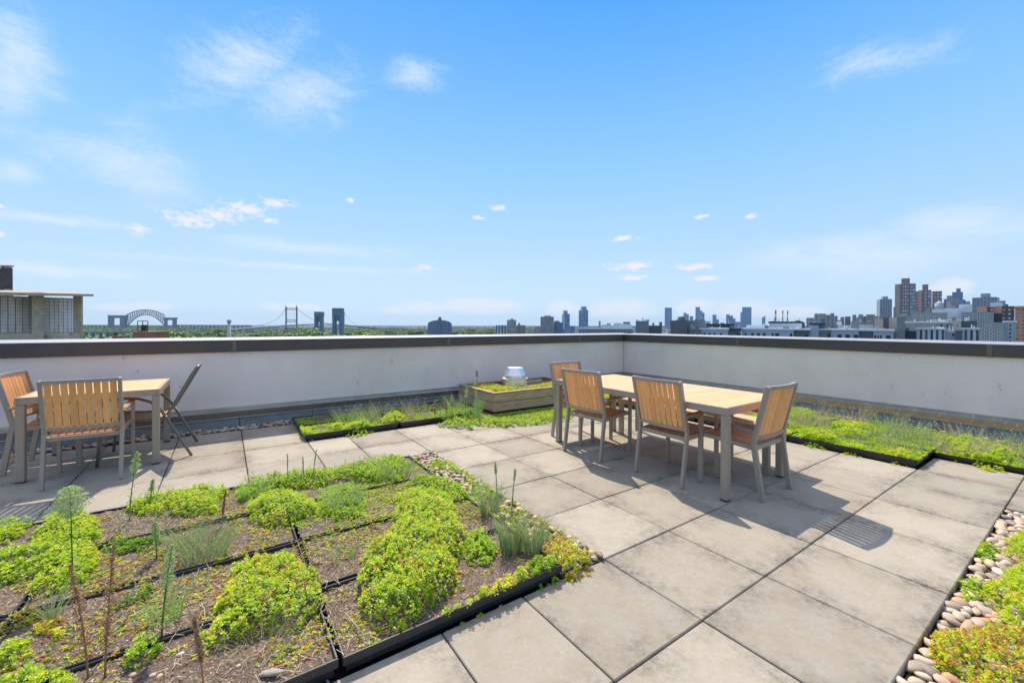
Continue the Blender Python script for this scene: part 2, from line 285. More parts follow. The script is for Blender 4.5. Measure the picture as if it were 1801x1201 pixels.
# ------------------------------------------------------------------ terrace setting
P=.613
XW,YW=6.07,5.05                       # faces of the right and the left parapet
tag(MB().box((-9,-9,-1.0),(XW+.35,YW+.35,-.075)).obj('roof_deck','deck'),kind='structure')
def paver_material():
    m=bpy.data.materials.new('paver'); m.use_nodes=True; t=m.node_tree; b=t.nodes['Principled BSDF']; L=t.links.new
    tc=nn(t,'ShaderNodeTexCoord'); uv=nn(t,'ShaderNodeUVMap',uv_map='UVMap'); sp=nn(t,'ShaderNodeSeparateXYZ'); L(uv.outputs[0],sp.inputs[0])
    ds=[]
    for i in (0,1):
        a=nn(t,'ShaderNodeMath',operation='SUBTRACT'); L(sp.outputs[i],a.inputs[0]); a.inputs[1].default_value=.5
        c=nn(t,'ShaderNodeMath',operation='ABSOLUTE'); L(a.outputs[0],c.inputs[0]); ds.append(c.outputs[0])
    mxx=nn(t,'ShaderNodeMath',operation='MAXIMUM'); L(ds[0],mxx.inputs[0]); L(ds[1],mxx.inputs[1])
    ed=nn(t,'ShaderNodeMapRange'); ed.inputs[1].default_value=.22; ed.inputs[2].default_value=.50; ed.inputs[3].default_value=.10; L(mxx.outputs[0],ed.inputs[0])
    n1=nn(t,'ShaderNodeTexNoise',Scale=3.1,Detail=10,Roughness=.72); L(tc.outputs['Object'],n1.inputs['Vector'])
    r1=nn(t,'ShaderNodeMapRange'); r1.inputs[1].default_value=.40; r1.inputs[2].default_value=.62; L(n1.outputs[0],r1.inputs[0])
    dm=nn(t,'ShaderNodeMath',operation='MULTIPLY_ADD'); L(ed.outputs[0],dm.inputs[0]); L(r1.outputs[0],dm.inputs[1]); dm.inputs[2].default_value=0
    n2=nn(t,'ShaderNodeTexNoise',Scale=38,Detail=12,Roughness=.95); L(tc.outputs['Object'],n2.inputs['Vector'])
    r2=nn(t,'ShaderNodeMapRange'); r2.inputs[1].default_value=.25; r2.inputs[2].default_value=.75; L(n2.outputs[0],r2.inputs[0])
    n3=nn(t,'ShaderNodeTexNoise',Scale=5,Detail=8,Roughness=.7); L(tc.outputs['Object'],n3.inputs['Vector'])
    r3=nn(t,'ShaderNodeMapRange'); r3.inputs[1].default_value=.45; r3.inputs[2].default_value=.75; L(n3.outputs[0],r3.inputs[0])
    c1=nn(t,'ShaderNodeMix',data_type='RGBA'); c1.inputs[6].default_value=(.30,.26,.20,1); c1.inputs[7].default_value=(.54,.485,.39,1); L(r2.outputs[0],c1.inputs[0])
    c2=nn(t,'ShaderNodeMix',data_type='RGBA'); L(c1.outputs[2],c2.inputs[6]); c2.inputs[7].default_value=(.37,.30,.205,1)
    k3=nn(t,'ShaderNodeMath',operation='MULTIPLY'); L(r3.outputs[0],k3.inputs[0]); k3.inputs[1].default_value=.75; L(k3.outputs[0],c2.inputs[0])
    c3=nn(t,'ShaderNodeMix',data_type='RGBA'); L(c2.outputs[2],c3.inputs[6]); c3.inputs[7].default_value=(.10,.085,.07,1)
    n6=nn(t,'ShaderNodeTexNoise',Scale=21,Detail=10,Roughness=.85); L(tc.outputs['Object'],n6.inputs['Vector']); r6=nn(t,'ShaderNodeMapRange'); r6.inputs[1].default_value=.38; r6.inputs[2].default_value=.58; L(n6.outputs[0],r6.inputs[0]); k4=nn(t,'ShaderNodeMath',operation='MULTIPLY'); L(dm.outputs[0],k4.inputs[0]); L(r6.outputs[0],k4.inputs[1]); 
    k5=nn(t,'ShaderNodeMath',operation='MULTIPLY'); L(k4.outputs[0],k5.inputs[0]); k5.inputs[1].default_value=.95; L(k5.outputs[0],c3.inputs[0])
    g=nn(t,'ShaderNodeNewGeometry'); hs=nn(t,'ShaderNodeHueSaturation'); mr=nn(t,'ShaderNodeMapRange'); mr.inputs[3].default_value=.84; mr.inputs[4].default_value=1.12
    L(g.outputs['Random Per Island'],mr.inputs[0]); L(mr.outputs[0],hs.inputs['Value']); L(c3.outputs[2],hs.inputs['Color']); L(hs.outputs[0],b.inputs['Base Color'])
    b.inputs['Roughness'].default_value=.88; b.inputs['Specular IOR Level'].default_value=.3
    bp=nn(t,'ShaderNodeBump',Strength=.35,Distance=.004); L(n2.outputs[0],bp.inputs['Height']); L(bp.outputs[0],b.inputs['Normal']); MAT['paver']=m
paver_material()
pv=MB(); uvs=[]
def paver(x0,x1,y0,y1):
    if x1-x0<.03 or y1-y0<.03: return
    g=.0038; dz=random.uniform(-.0025,.0015); a=random.uniform(-.0022,.0022)
    m=Matrix.Translation(((x0+x1)/2,(y0+y1)/2,dz))@Matrix.Rotation(a,4,'Z')@Matrix.Rotation(random.uniform(-.003,.003),4,'X')
    w,d=(x1-x0)/2-g,(y1-y0)/2-g
    n0=len(pv.v); pv.box((-w,-d,-.05),(w,d,0),m,.004)
    for p in pv.v[n0:]:
        uvs.append(((p[0]-x0)/max(x1-x0,.3) if x1-x0>.5 else .5,(p[1]-y0)/max(y1-y0,.3) if y1-y0>.5 else .5))
ys=[k*P for k in range(-5,9)]
LX=[-4.8,-4.19,-3.57,-2.94,-2.30,-1.67,-1.045,-.60,0]       # left side columns sit off the main grid
for j in range(len(ys)-1):
    y0,y1=ys[j],ys[j+1]; jj=j-5
    for i in range(0,10):                                   # x >= 0
        x0,x1=i*P,(i+1)*P
        lim=6 if jj>=-1 else 7
        if jj<=-3 and not (i>=5 and i<9): continue
        if jj==-2 or jj==-1 or jj>=0:
            if i>=lim: continue
        if jj>=6: continue
        if jj==5 and i>=2: continue
        if jj>=-2: paver(x0,x1,y0,y1)
        else: paver(x0,x1,y0,y1)
    for i in range(len(LX)-1):
        x0,x1=LX[i],LX[i+1]
        if 0<=jj<=3: continue
        if jj<=-3: continue
        if jj>=6 and x1>-1.04: continue
        if jj==7: y1=4.74
        paver(x0,x1,y0,min(y1,4.74))
for i in range(len(LX)-1): pass
po=pv.obj('paving','paver')
ul=po.data.uv_layers.new(name='UVMap'); ua=np.array(uvs,np.float32); li=np.empty(len(po.data.loops),np.int32); po.data.loops.foreach_get('vertex_index',li); ul.data.foreach_set('uv',ua[li].reshape(-1))
tag(po,kind='structure')
# ------------------------------------------------------------------ parapets
def parapet(name,lab,L0,L1,seams,axis,blocks):
    "axis 'x': wall runs along x, faces -y at YW.  axis 'y': runs along y, faces -x at XW"
    if axis=='x': T=Matrix.Translation((0,YW,0))
    else: T=Matrix(((0,1,0,XW),(1,0,0,0),(0,0,1,0),(0,0,0,1)))
    # local: u along wall, v outward (>0 behind face), z
    def bx(m,a,b,ch=0): m.box(a,b,T,ch)
    root=empty(name,(0,0,0),0,lab,'parapet wall')
    m=MB(); bx(m,(L0,0,-.9),(L1,.34,1.10)); m.obj('wall_face','wall_paint',root)
    cuts=[L0]+seams+[L1]
    for a,b in zip(cuts[:-1],cuts[1:]):
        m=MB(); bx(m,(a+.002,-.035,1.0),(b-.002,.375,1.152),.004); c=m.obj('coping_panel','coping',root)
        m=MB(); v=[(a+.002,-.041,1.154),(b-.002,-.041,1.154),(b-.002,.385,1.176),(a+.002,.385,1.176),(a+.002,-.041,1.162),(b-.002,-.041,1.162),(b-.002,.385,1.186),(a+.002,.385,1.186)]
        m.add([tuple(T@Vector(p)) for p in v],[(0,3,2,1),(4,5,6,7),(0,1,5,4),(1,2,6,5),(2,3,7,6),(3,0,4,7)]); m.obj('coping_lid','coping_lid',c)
    for s in seams:
        m=MB(); bx(m,(s-.022,-.0395,.997),(s+.022,.1,1.1535)); m.obj('seam_cover','seam_metal',root)
    # flashing: wall foot, slope, fascia, drip
    m=MB(); bx(m,(L0,-.012,.236),(L1,-.001,.262)); 
    v=[(L0,-.012,.238),(L1,-.012,.238),(L1,-.075,.213),(L0,-.075,.213),(L0,-.012,.226),(L1,-.012,.226),(L1,-.075,.201),(L0,-.075,.201)]
    m.add([tuple(T@Vector(p)) for p in v],[(0,1,2,3),(7,6,5,4),(0,3,7,4),(1,0,4,5),(2,1,5,6),(3,2,6,7)]); m.obj('flashing','flash_metal',root)
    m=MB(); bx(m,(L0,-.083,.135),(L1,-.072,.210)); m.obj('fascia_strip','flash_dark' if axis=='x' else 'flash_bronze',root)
    m=MB(); bx(m,(L0,-.094,.126),(L1,-.078,.1345),.002); m.obj('drip_edge','flash_metal',root)
    for a,b in zip(blocks[:-1],blocks[1:]):
        m=MB(); bx(m,(a+.004,-.074,-.074),(b-.004,-.002,.128),.004); m.obj('concrete_block','block',root)
    return root
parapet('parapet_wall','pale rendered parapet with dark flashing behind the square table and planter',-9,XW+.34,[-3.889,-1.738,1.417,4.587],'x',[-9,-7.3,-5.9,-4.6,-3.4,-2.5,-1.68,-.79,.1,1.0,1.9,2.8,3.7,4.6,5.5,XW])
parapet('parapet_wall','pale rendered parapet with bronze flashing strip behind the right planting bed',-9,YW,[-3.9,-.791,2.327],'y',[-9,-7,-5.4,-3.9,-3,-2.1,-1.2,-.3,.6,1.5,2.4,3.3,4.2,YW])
MB().box((XW-.012,YW-.012,.262),(XW-.0005,YW-.0005,1.0)).obj('corner_bead','f_bead',[o for o in COL.objects if o.name=='parapet_wall'][0])
# ------------------------------------------------------------------ furniture
def make_chair():
    t=empty('dining_chair',(0,0,0),0)
    HW=.24; 
    def yb(z): return -.205-(z-.46)*.235         # back plane
    for s in (-1,1):
        MB().bar((s*HW,-.272,0),(s*HW,-.203,.455),.027,.042,(1,0,0) if 0 else (0,1,0),.004).obj('leg','grey_metal',t)
        l=MB().bar((s*(HW+.012),.235,0),(s*(HW+.012),.235,.612),.027,.042,(0,1,0),.004).obj('leg','grey_metal',t)
    # seat frame
    m=MB()
    for s in (-1,1): m.bar((s*(HW-.014),-.205,.402),(s*(HW-.004),.215,.425),.022,.036,(0,0,1),.003)
    m.bar((-HW+.02,.222,.425),(HW-.02,.222,.425),.022,.036,(0,0,1),.003); m.bar((-HW,-.205,.402),(HW,-.205,.402),.022,.036,(0,0,1),.003)
    m.obj('seat_frame','grey_metal',t)
    m=MB(); n=9; w=.432/n
    for i in range(n):
        x=-.216+w*(i+.5); m.bar((x,-.19,.420),(x,.208,.441),w-.007,.014,(0,0,1),.003)
    m.obj('seat','teak_seat',t)
    # back frame: uprights, curved top and lower rails
    c=.032
    def yc(x): return -c*(1-(x/HW)**2)
    m=MB()
    for s in (-1,1): m.bar((s*HW,yb(.455),.452),(s*HW,yb(.905),.905),.026,.040,(0,1,0),.004)
    for z,h in ((.893,.026),(.488,.026)):
        xs=[-HW+.012+(2*HW-.024)*k/8 for k in range(9)]
        for k in range(8): m.bar((xs[k],yb(z)+yc(xs[k]),z),(xs[k+1]+.001,yb(z)+yc(xs[k+1]),z),.028,h,(0,0,1))
    m.obj('back_frame','grey_metal',t)
    m=MB(); n=9; w=.444/n
    for i in range(n):
        x=-.222+w*(i+.5); y=yc(x); 
        a=math.atan2(-2*c*x/HW**2,1)
        z0,z1=.497,.884; p=Vector((x,yb(z0)+y,z0)); q=Vector((x,yb(z1)+y,z1))
        m.bar(p,q,w-.006,.010,(math.sin(a),math.cos(a),.23),.002)
    m.obj('backrest','teak',t)
    for s in (-1,1):
        x=s*(HW+.008)
        a=MB().bar((x,yb(.60)-.0,.600),(x,.256,.618),.038,.016,(0,0,1),.003).obj('armrest','grey_metal',t)
        MB().bar((x,-.20,.613),(x,.252,.629),.043,.014,(0,0,1),.004).obj('arm_pad','teak_seat',a)
    return t
CH=[((1.858,.135),0,'wood slat chair at the near end of the long table'),
    ((1.612,.615),-90,'wood slat chair on the long side of the long table, nearer of the two'),
    ((1.527,1.525),-83,'wood slat chair on the long side of the long table, beside the far corner'),
    ((1.75,2.0),180,'wood slat chair at the far end of the long table, near the planter'),
    ((-2.842,3.555),0,'wood slat chair with back to the camera in front of the square table'),
    ((-3.20,4.19),-96,'wood slat chair cut by the photo edge, left of the square table')]
c0=make_chair()
for i,((x,y),r,l) in enumerate(CH):
    if i==0:
        c0.location=(x,y,.001); c0.rotation_euler.z=R(r); tag(c0,l,'chair','wood slat armchairs around the tables')
    else: dup(c0,(x,y,.001),R(r),l,'wood slat armchairs around the tables')
def table(name,label,x0,x1,y0,y1,H=.735):
    t=empty(name,((x0+x1)/2,(y0+y1)/2,.001),0,label,'table'); a,b=(x1-x0)/2,(y1-y0)/2
    for sx in (-1,1):
        for sy in (-1,1):
            l=MB().box((sx*(a-.031)-.029,sy*(b-.031)-.029,.008),(sx*(a-.031)+.029,sy*(b-.031)+.029,H-.0625),None,.005).obj('leg','grey_metal',t)
            MB().box((sx*(a-.031)-.03,sy*(b-.031)-.03,0),(sx*(a-.031)+.03,sy*(b-.031)+.03,.012),None,.003).obj('foot_cap','tray',l)
    m=MB()
    for s in (-1,1):
        m.box((s*a-s*.022 if s>0 else -a,-b,H-.062),(a if s>0 else -a+.022,b,H),None,.003)
        m.box((-a+.0225,(b-.022) if s>0 else -b,H-.062),(a-.0225,b if s>0 else -b+.022,H),None,.003)
    m.box((-.02,-b+.03,H-.05),(.02,b-.03,H-.02))
    m.obj('table_frame','grey_metal',t)
    m=MB(); n=int(round((2*b-.05)/.062)); w=(2*b-.05)/n
    for i in range(n):
        y=-b+.025+w*(i+.5); m.box((-a+.0235,y-w/2+.002,H-.018),(a-.0235,y+w/2-.002,H-.0015),None,.002)
    m.obj('tabletop','teak_top',t); return t
table('dining_table','long wood slat table with grey metal frame on the right side pavers',1.378,2.372,.01,2.062)
table('dining_table','square wood slat table with grey metal frame beside the left parapet',-3.325,-2.37,3.62,4.62)
# bench
t=empty('bench',(0,0,0),0,'backless bench with slatted wood top on the far side of the long table','bench')
t.location=(2.46,1.0,.001); 
for sy in (-1,1):
    for sx in (-1,1): MB().box((sx*.16-.022,sy*.86-.03,0),(sx*.16+.022,sy*.86+.03,.395),None,.004).obj('leg','grey_metal',t)
m=MB()
for s in (-1,1): m.box((s*.19-.011,-.9,.395),(s*.19+.011,.9,.445),None,.003); m.box((-.178,s*.889-.011,.395),(.178,s*.889+.011,.445),None,.003)
m.obj('seat_frame','grey_metal',t)
m=MB(); w=1.752/30
for i in range(30): m.box((-.177,-.876+w*i+.002,.43),(.177,-.876+w*(i+1)-.002,.4445),None,.002)
m.obj('seat','teak_top',t)
# sling chair: local +x is its front; origin centre floor
def sling_chair(loc,rz):
    t=empty('sling_chair',loc,rz,'dark tube sling chair with tan fabric seat at the right of the square table','chair')
    def arc(s):
        y=s*.30; pts=[(-.36,0),(-.30,.12),(-.22,.29),(-.145,.44),(-.10,.52),(-.03,.59),(.06,.63),(.17,.642),(.27,.635),(.325,.60),(.335,.54),(.335,.40),(.345,.2),(.36,0)]
        return [(x,y,z) for x,z in pts]
    for s in (-1,1):
        pts=arc(s)
        MB().tube(pts[:4],.0125,10).obj('leg','dark_tube',t,True); MB().tube(pts[3:11],.0125,10).obj('armrest','dark_tube',t,True); MB().tube(pts[10:],.0125,10).obj('leg','dark_tube',t,True)
        MB().tube([(.29,s*.255,.425),(.1,s*.255,.405),(-.08,s*.255,.40),(-.15,s*.255,.43),(-.20,s*.255,.52),(-.30,s*.255,.72),(-.37,s*.255,.86),(-.40,s*.255,.915)],[.013]*5+[.016,.016,.015],10).obj('side_rail','dark_tube',t,True)
    m=MB(); m.tube([(-.40,-.27,.912),(-.405,0,.916),(-.40,.27,.912)],.014,10); m.obj('top_rail','dark_tube',t,True)
    m=MB()
    for x,z in ((.2,.40),(-.10,.38)): m.tube([(x,-.29,z),(x,.29,z)],.011,8)
    m.obj('cross_bar','dark_tube',t,True)
    def sheet(pts,w0,w1):
        m=MB(); n=len(pts); v=[]
        for (x,z) in pts:
            for k in range(7):
                u=-1+2*k/6; sag=.018*(1-u*u); v.append((x+sag*.3,u*.25,z-sag*.6))
        f=[(i*7+k,i*7+k+1,(i+1)*7+k+1,(i+1)*7+k) for i in range(n-1) for k in range(6)]
        m.add(v,f); return m
    o=sheet([(.30,.425),(.2,.417),(.1,.408),(0,.402),(-.08,.403),(-.13,.42),(-.155,.445)],0,0).obj('seat','sling',t,True)
    s_=o.modifiers.new('s','SOLIDIFY'); s_.thickness=.004
    o=sheet([(-.16,.45),(-.20,.53),(-.25,.63),(-.30,.73),(-.35,.83),(-.385,.895)],0,0).obj('backrest','sling',t,True)
    s_=o.modifiers.new('s','SOLIDIFY'); s_.thickness=.004
    return t
sling_chair((-2.48,4.09,.001),R(178))
# ------------------------------------------------------------------ planter box and vent
t=empty('planter_box',(1.56,3.72,0),0,'weathered two plank timber planter full of sedum by the left parapet','planter')
W,D,H=1.95,1.18,.335
def plank(a,b,nm='plank'): return MB().box(a,b,None,.006).obj(nm,'planter_wood',t)
for z0,z1 in ((.035,.172),(.180,.315)):
    plank((0,0,z0),(W,.04,z1)); plank((0,.043,z0),(.04,D,z1)); plank((W-.04,.043,z0),(W,D,z1)); plank((.043,D-.04,z0),(W-.043,D,z1))
plank((-.012,-.012,.317),(W+.01,.062,H),'rim_board'); plank((-.012,.064,.317),(.062,D,H),'rim_board'); plank((W-.062,.064,.317),(W+.01,D,H),'rim_board'); plank((.064,D-.07,.317),(W-.064,D,H),'rim_board')
MB().box((.03,.03,-.05),(W-.03,D-.03,.034)).obj('plinth','tray',t)
so=MB().box((.041,.044,.04),(W-.043,D-.043,.29)).obj('soil','soil',t)
plank((.86,.70,.29),(.90,D-.075,.36),'inner_board'); plank((.9,.70,.29),(1.5,.74,.36),'inner_board')
vt=empty('roof_vent',(2.36,4.30,.225),0,'round bright metal roof vent cap rising from the planter','vent')
MB().lathe([(.215,0),(.215,.205),(.223,.21),(.223,.222),(.20,.224)],44).obj('collar','vent',vt,True)
MB().lathe([(.178,.224),(.186,.232),(.186,.275),(.190,.279),(.182,.287),(.140,.398),(.134,.405),(.02,.412)],44).obj('cap','vent',vt,True)
for o in (c for c in vt.children):
    for p in o.data.polygons: p.use_smooth=True
    e=o.modifiers.new('e','EDGE_SPLIT'); e.split_angle=R(30)
# ------------------------------------------------------------------ planting trays
def tray(x0,x1,y0,y1,rim,label):
    t=empty('planting_tray',((x0+x1)/2,(y0+y1)/2,.002),0,label,'planting tray','black plastic planting trays'); a,b=(x1-x0)/2,(y1-y0)/2
    m=MB(); w=.011; q=.036; i_=.016
    m.box((-a,-b,rim-q),(a,-b+w,rim),None,.003); m.box((-a,b-w,rim-q),(a,b,rim),None,.003); m.box((-a,-b+w,rim-q),(-a+w,b-w,rim),None,.003); m.box((a-w,-b+w,rim-q),(a,b-w,rim),None,.003)
    m.box((-a+i_,-b+i_,0),(a-i_,b-i_,rim-q+.002))
    m.obj('rim','tray',t)
    n=int((x1-x0)/.02); k=int((y1-y0)/.02); X,Y=np.meshgrid(np.linspace(-a+w,a-w,n),np.linspace(-b+w,b-w,k),indexing='ij')
    gx,gy=X+(x0+x1)/2,Y+(y0+y1)/2
    Z=soilz(gx,gy,rim)
    V=np.stack([X,Y,Z],-1).reshape(-1,3); f=[(i*k+j,(i+1)*k+j,(i+1)*k+j+1,i*k+j+1) for i in range(n-1) for j in range(k-1)]
    me=bpy.data.meshes.new('soil'); me.from_pydata(V.tolist(),[],f); me.shade_smooth(); me.materials.append(MAT['soil']); o=bpy.data.objects.new('soil',me); COL.objects.link(o); o.parent=t
    TR.append((x0,x1,y0,y1,rim)); return t
TR=[]
def soilz(x,y,rim): return rim-.018+(fbm(x*4+40,y*4+40)-.5)*.03+(vnoise(x*25,y*25)-.5)*.006
def gz(x,y):
    "surface height under a planting point"
    x=np.asarray(x,float); y=np.asarray(y,float); z=np.full(x.shape,-.03)
    z=np.where((y>0)&(y<2.46)&(x<0)&(x>-.32),.02,z); z=np.where((y>3.07)&(x>1.23)&(x<3.69),.0,z)
    for x0,x1,y0,y1,rim in TR:
        k=(x>=x0-.010)&(x<=x1+.010)&(y>=y0-.002)&(y<=y1+.010); ins=(x>x0+.012)&(x<x1-.012)&(y>y0+.012)&(y<y1-.012); z=np.where(k,np.where(ins,soilz(x,y,rim),rim-.004),z)
    return z
pos={0:'nearest the camera',1:'second from the camera',2:'third from the camera',3:'farthest from the camera'}
cols=[(-1.463,-.328,'right row of the big bed'),(-2.612,-1.478,'middle row of the big bed'),(-3.76,-2.627,'left row of the big bed')]
rows=[(.002,.527),(.545,1.085),(1.103,1.68),(1.695,2.30)]
for (x0,x1,n) in cols:
    for j,(y0,y1) in enumerate(rows): tray(x0,x1,y0,y1,.07+random.uniform(-.003,.003),'black tray, %s in the %s'%(pos[j],n))
names2=['low tray at the left end of the bed under the left parapet','low tray at the right end of the bed under the left parapet']
for i,(x0,x1) in enumerate([(-1.07,.06),(.08,1.21)]):
    tray(x0,x1,3.70,4.25,.072,names2[i]); tray(x0,x1,4.27,4.83,.072,names2[i].replace('low tray','rear tray'))
b3=['at the right end','next to the right end','behind the near end of the long table','behind the middle of the long table']
for i,(y0,y1) in enumerate([(-.605,.545),(.56,1.71),(1.725,2.875),(2.89,4.04)]):
    for k,(x0,x1) in enumerate([(3.70,4.27),(4.285,4.855),(4.87,5.44)]):
        tray(x0,x1,y0,y1,.075,'tray in %s row of right parapet bed, %s'%(['front','middle','rear'][k],b3[i]))
for k,(x0,x1) in enumerate([(4.31,4.855),(4.87,5.44)]): tray(x0,x1,-1.76,-.62,.055,'planting tray with large lime mat, %s row at the right photo edge'%['front','rear'][k])
# ground in the beds between trays: gravel bases
def strip(name,x0,x1,y0,y1,z):
    o=MB().box((x0,y0,-.0745),(x1,y1,z)).obj(name,'soil'); return tag(o,kind='structure')
strip('gravel_base',-.322,-.004,.004,2.448,.0)
strip('gravel_base',5.46,5.98,-8.9,4.95,.0)
strip('gravel_base',-.62,3.06,-2.6,-1.232,-.035)
strip('gravel_base',-8.9,1.55,4.845,4.955,.0)
strip('gravel_base',1.23,3.69,3.07,4.95,-.005)
# ------------------------------------------------------------------ pebbles
bm_=bpy.data.meshes.new('tmp')
import bmesh
def pebble_template(seed,sub=2):
    b=bmesh.new(); bmesh.ops.create_icosphere(b,subdivisions=sub,radius=1); r=np.random.default_rng(seed); o=r.random(3)*6.28; k=r.random(3)*1.3+.6
    V=np.array([v.co[:] for v in b.verts]); F=[tuple(v.index for v in f.verts) for f in b.faces]; b.free()
    d=1+.13*np.sin(V@np.array([k[0],.4,.2])*2.2+o[0])+.10*np.sin(V@np.array([.3,k[1],.5])*3+o[1])
    return V*d[:,None],F
PT=[pebble_template(s) for s in range(6)]
def pebbles_stuff(name,pts,z,sz,label=None,lay=1):
    V=[];T=[]
    for (x,y) in pts:
        k=random.randrange(6); s=random.uniform(*sz); sc=np.array([s*random.uniform(1,1.5),s*random.uniform(.7,1),s*random.uniform(.45,.7)])
        a=random.uniform(0,6.28); v=PT[k][0]*sc; c,sn=math.cos(a),math.sin(a); v=np.stack([v[:,0]*c-v[:,1]*sn,v[:,0]*sn+v[:,1]*c,v[:,2]],-1)
        V.append(v+np.array([x,y,z+s*.35+random.uniform(0,.012)])); T.append(random.random())
    o=npobj(name,np.array(V),len(PT[0][0]),'pebble',tint=T,faces=PT[0][1],smooth=True); return o
def spread(x0,x1,y0,y1,d,tries=30):
    "dart throwing with spacing d"
    pts=[];g={}
    n=int((x1-x0)*(y1-y0)/(d*d)*tries)
    for _ in range(n):
        x=random.uniform(x0,x1); y=random.uniform(y0,y1); i,j=int(x//d),int(y//d)
        if any((x-a)**2+(y-b)**2<d*d for u in (-1,0,1) for v in (-1,0,1) for (a,b) in g.get((i+u,j+v),())): continue
        g.setdefault((i,j),[]).append((x,y)); pts.append((x,y))
    return pts
tag(pebbles_stuff('pebbles',[q for q in spread(-.315,-.015,.02,2.44,.04,20) if vnoise(q[0]*6,q[1]*6)>.3],.004,(.015,.027)),'pale rounded pebbles in the narrow strip between big bed and pavers','pebbles',kind='stuff')
tag(pebbles_stuff('pebbles',spread(-4.6,1.5,4.76,4.95,.055,10),-.01,(.022,.036)),'shaded pebbles along the foot of the left parapet','pebbles',kind='stuff')
tag(pebbles_stuff('pebbles',spread(5.46,5.97,-1.8,3.6,.06,8),-.005,(.022,.038)),'pebbles behind the trays at the foot of the right parapet','pebbles',kind='stuff')
rs=spread(.15,2.95,-1.52,-1.245,.043,14); rs2=spread(.15,2.95,-1.52,-1.245,.05,9)
rs+=[(x,y) for x,y in spread(2.95,3.05,-1.5,-1.245,.04,20)]
protos=[]
for k in range(6):
    V,F=PT[k]
    for q in range(3):
        me=bpy.data.meshes.new('river_stone'); me.from_pydata(V.tolist(),[],F); me.shade_smooth(); me.materials.append(MAT['pebble'])
        a=me.attributes.new('tint','FLOAT','POINT'); a.data.foreach_set('value',np.full(len(V),(k*.37+q*.29+.11)%1.0,np.float32)); protos.append(me)
random.shuffle(rs)
for i,(x,y) in enumerate(rs[:285]):
    o=bpy.data.objects.new('river_stone',random.choice(protos)); COL.objects.link(o); s=random.uniform(.018,.033)
    o.scale=(s*random.uniform(1.0,1.45),s*random.uniform(.75,1),s*random.uniform(.5,.75)); o.rotation_euler=(random.uniform(-.3,.3),random.uniform(-.3,.3),random.uniform(0,6.28)); o.location=(x,y,-.035+s*.45+random.uniform(0,.01))
    tag(o,'smooth rounded river stone in the strip beside the near right paver edge','stone','river stones beside the right paver edge')
tag(pebbles_stuff('pebbles',rs2,-.045,(.02,.032)),'lower layer of river pebbles in the right strip','pebbles',kind='stuff')
# ------------------------------------------------------------------ leaves
def leaf_quads(C,K,L,Wd,e0,e1,tintv,jit=.25,lift=0,dirn=None):
    "C (N,3) centres, L (N,) leaf length -> V (N*K,4,3), tint"
    N=len(C); ph=rng.random(N)*6.283; k=np.arange(K); az=ph[:,None]+k*2.39996+rng.normal(0,.15,(N,K)); el=e0+(e1-e0)*(k/(K-1))+rng.normal(0,.12,(N,K))
    LL=L[:,None]*(1.05-.45*k/(K-1))*(1+rng.normal(0,.12,(N,K)))
    tx,ty=rng.normal(0,jit,(2,N)); 
    d=np.stack([np.cos(el)*np.cos(az)+tx[:,None],np.cos(el)*np.sin(az)+ty[:,None],np.sin(el)],-1); d/=np.linalg.norm(d,axis=-1,keepdims=True)
    s=np.stack([-np.sin(az),np.cos(az),np.zeros_like(az)],-1); nrm=np.cross(d,s)
    b=C[:,None,:]+d*LL[...,None]*.10; w=LL[...,None]*Wd
    if lift: b=b+np.array([0,0,1])*(k/(K-1)*lift)[None,:,None]
    v=np.stack([b,b+d*LL[...,None]*.62+s*w-nrm*w*.28,b+d*LL[...,None],b+d*LL[...,None]*.62-s*w-nrm*w*.28],2)
    return v.reshape(-1,4,3),np.repeat(tintv,K)
def inpoly(x,y,P_):
    r=np.zeros(x.shape,bool); n=len(P_)
    for i in range(n):
        (x1,y1),(x2,y2)=P_[i],P_[(i+1)%n]
        c=((y1>y)!=(y2>y))&(x<(x2-x1)*(y-y1)/((y2-y1) or 1e-9)+x1); r^=c
    return r
def edged(x,y,P_):
    d=np.full(x.shape,9.)
    for i in range(len(P_)):
        a=np.array(P_[i]); b=np.array(P_[(i+1)%len(P_)]); ab=b-a; t=np.clip(((x-a[0])*ab[0]+(y-a[1])*ab[1])/(ab@ab+1e-9),0,1)
        d=np.minimum(d,np.hypot(x-a[0]-t*ab[0],y-a[1]-t*ab[1]))
    return d
def tintfor(kind,n,x,y):
    b={'L':(.50,.11),'R':(.52,.13),'G':(.38,.12),'P':(.40,.08),'D':(.16,.10),'Y':(.60,.12),'O':(.72,.16)}[kind]
    t=rng.normal(b[0],b[1],n)+(fbm(x*9+5,y*9)-.5)*.35
    if kind=='R': k=rng.random(n)<.10+.5*(fbm(x*3,y*3)-.5); t[k]=rng.uniform(.78,1,k.sum())
    if kind=='O': k=rng.random(n)<.33; t[k]=rng.uniform(.8,1,k.sum())
    if kind in 'LGY': k=rng.random(n)<.035; t[k]=rng.uniform(.72,.9,k.sum())
    return np.clip(t,0,1)
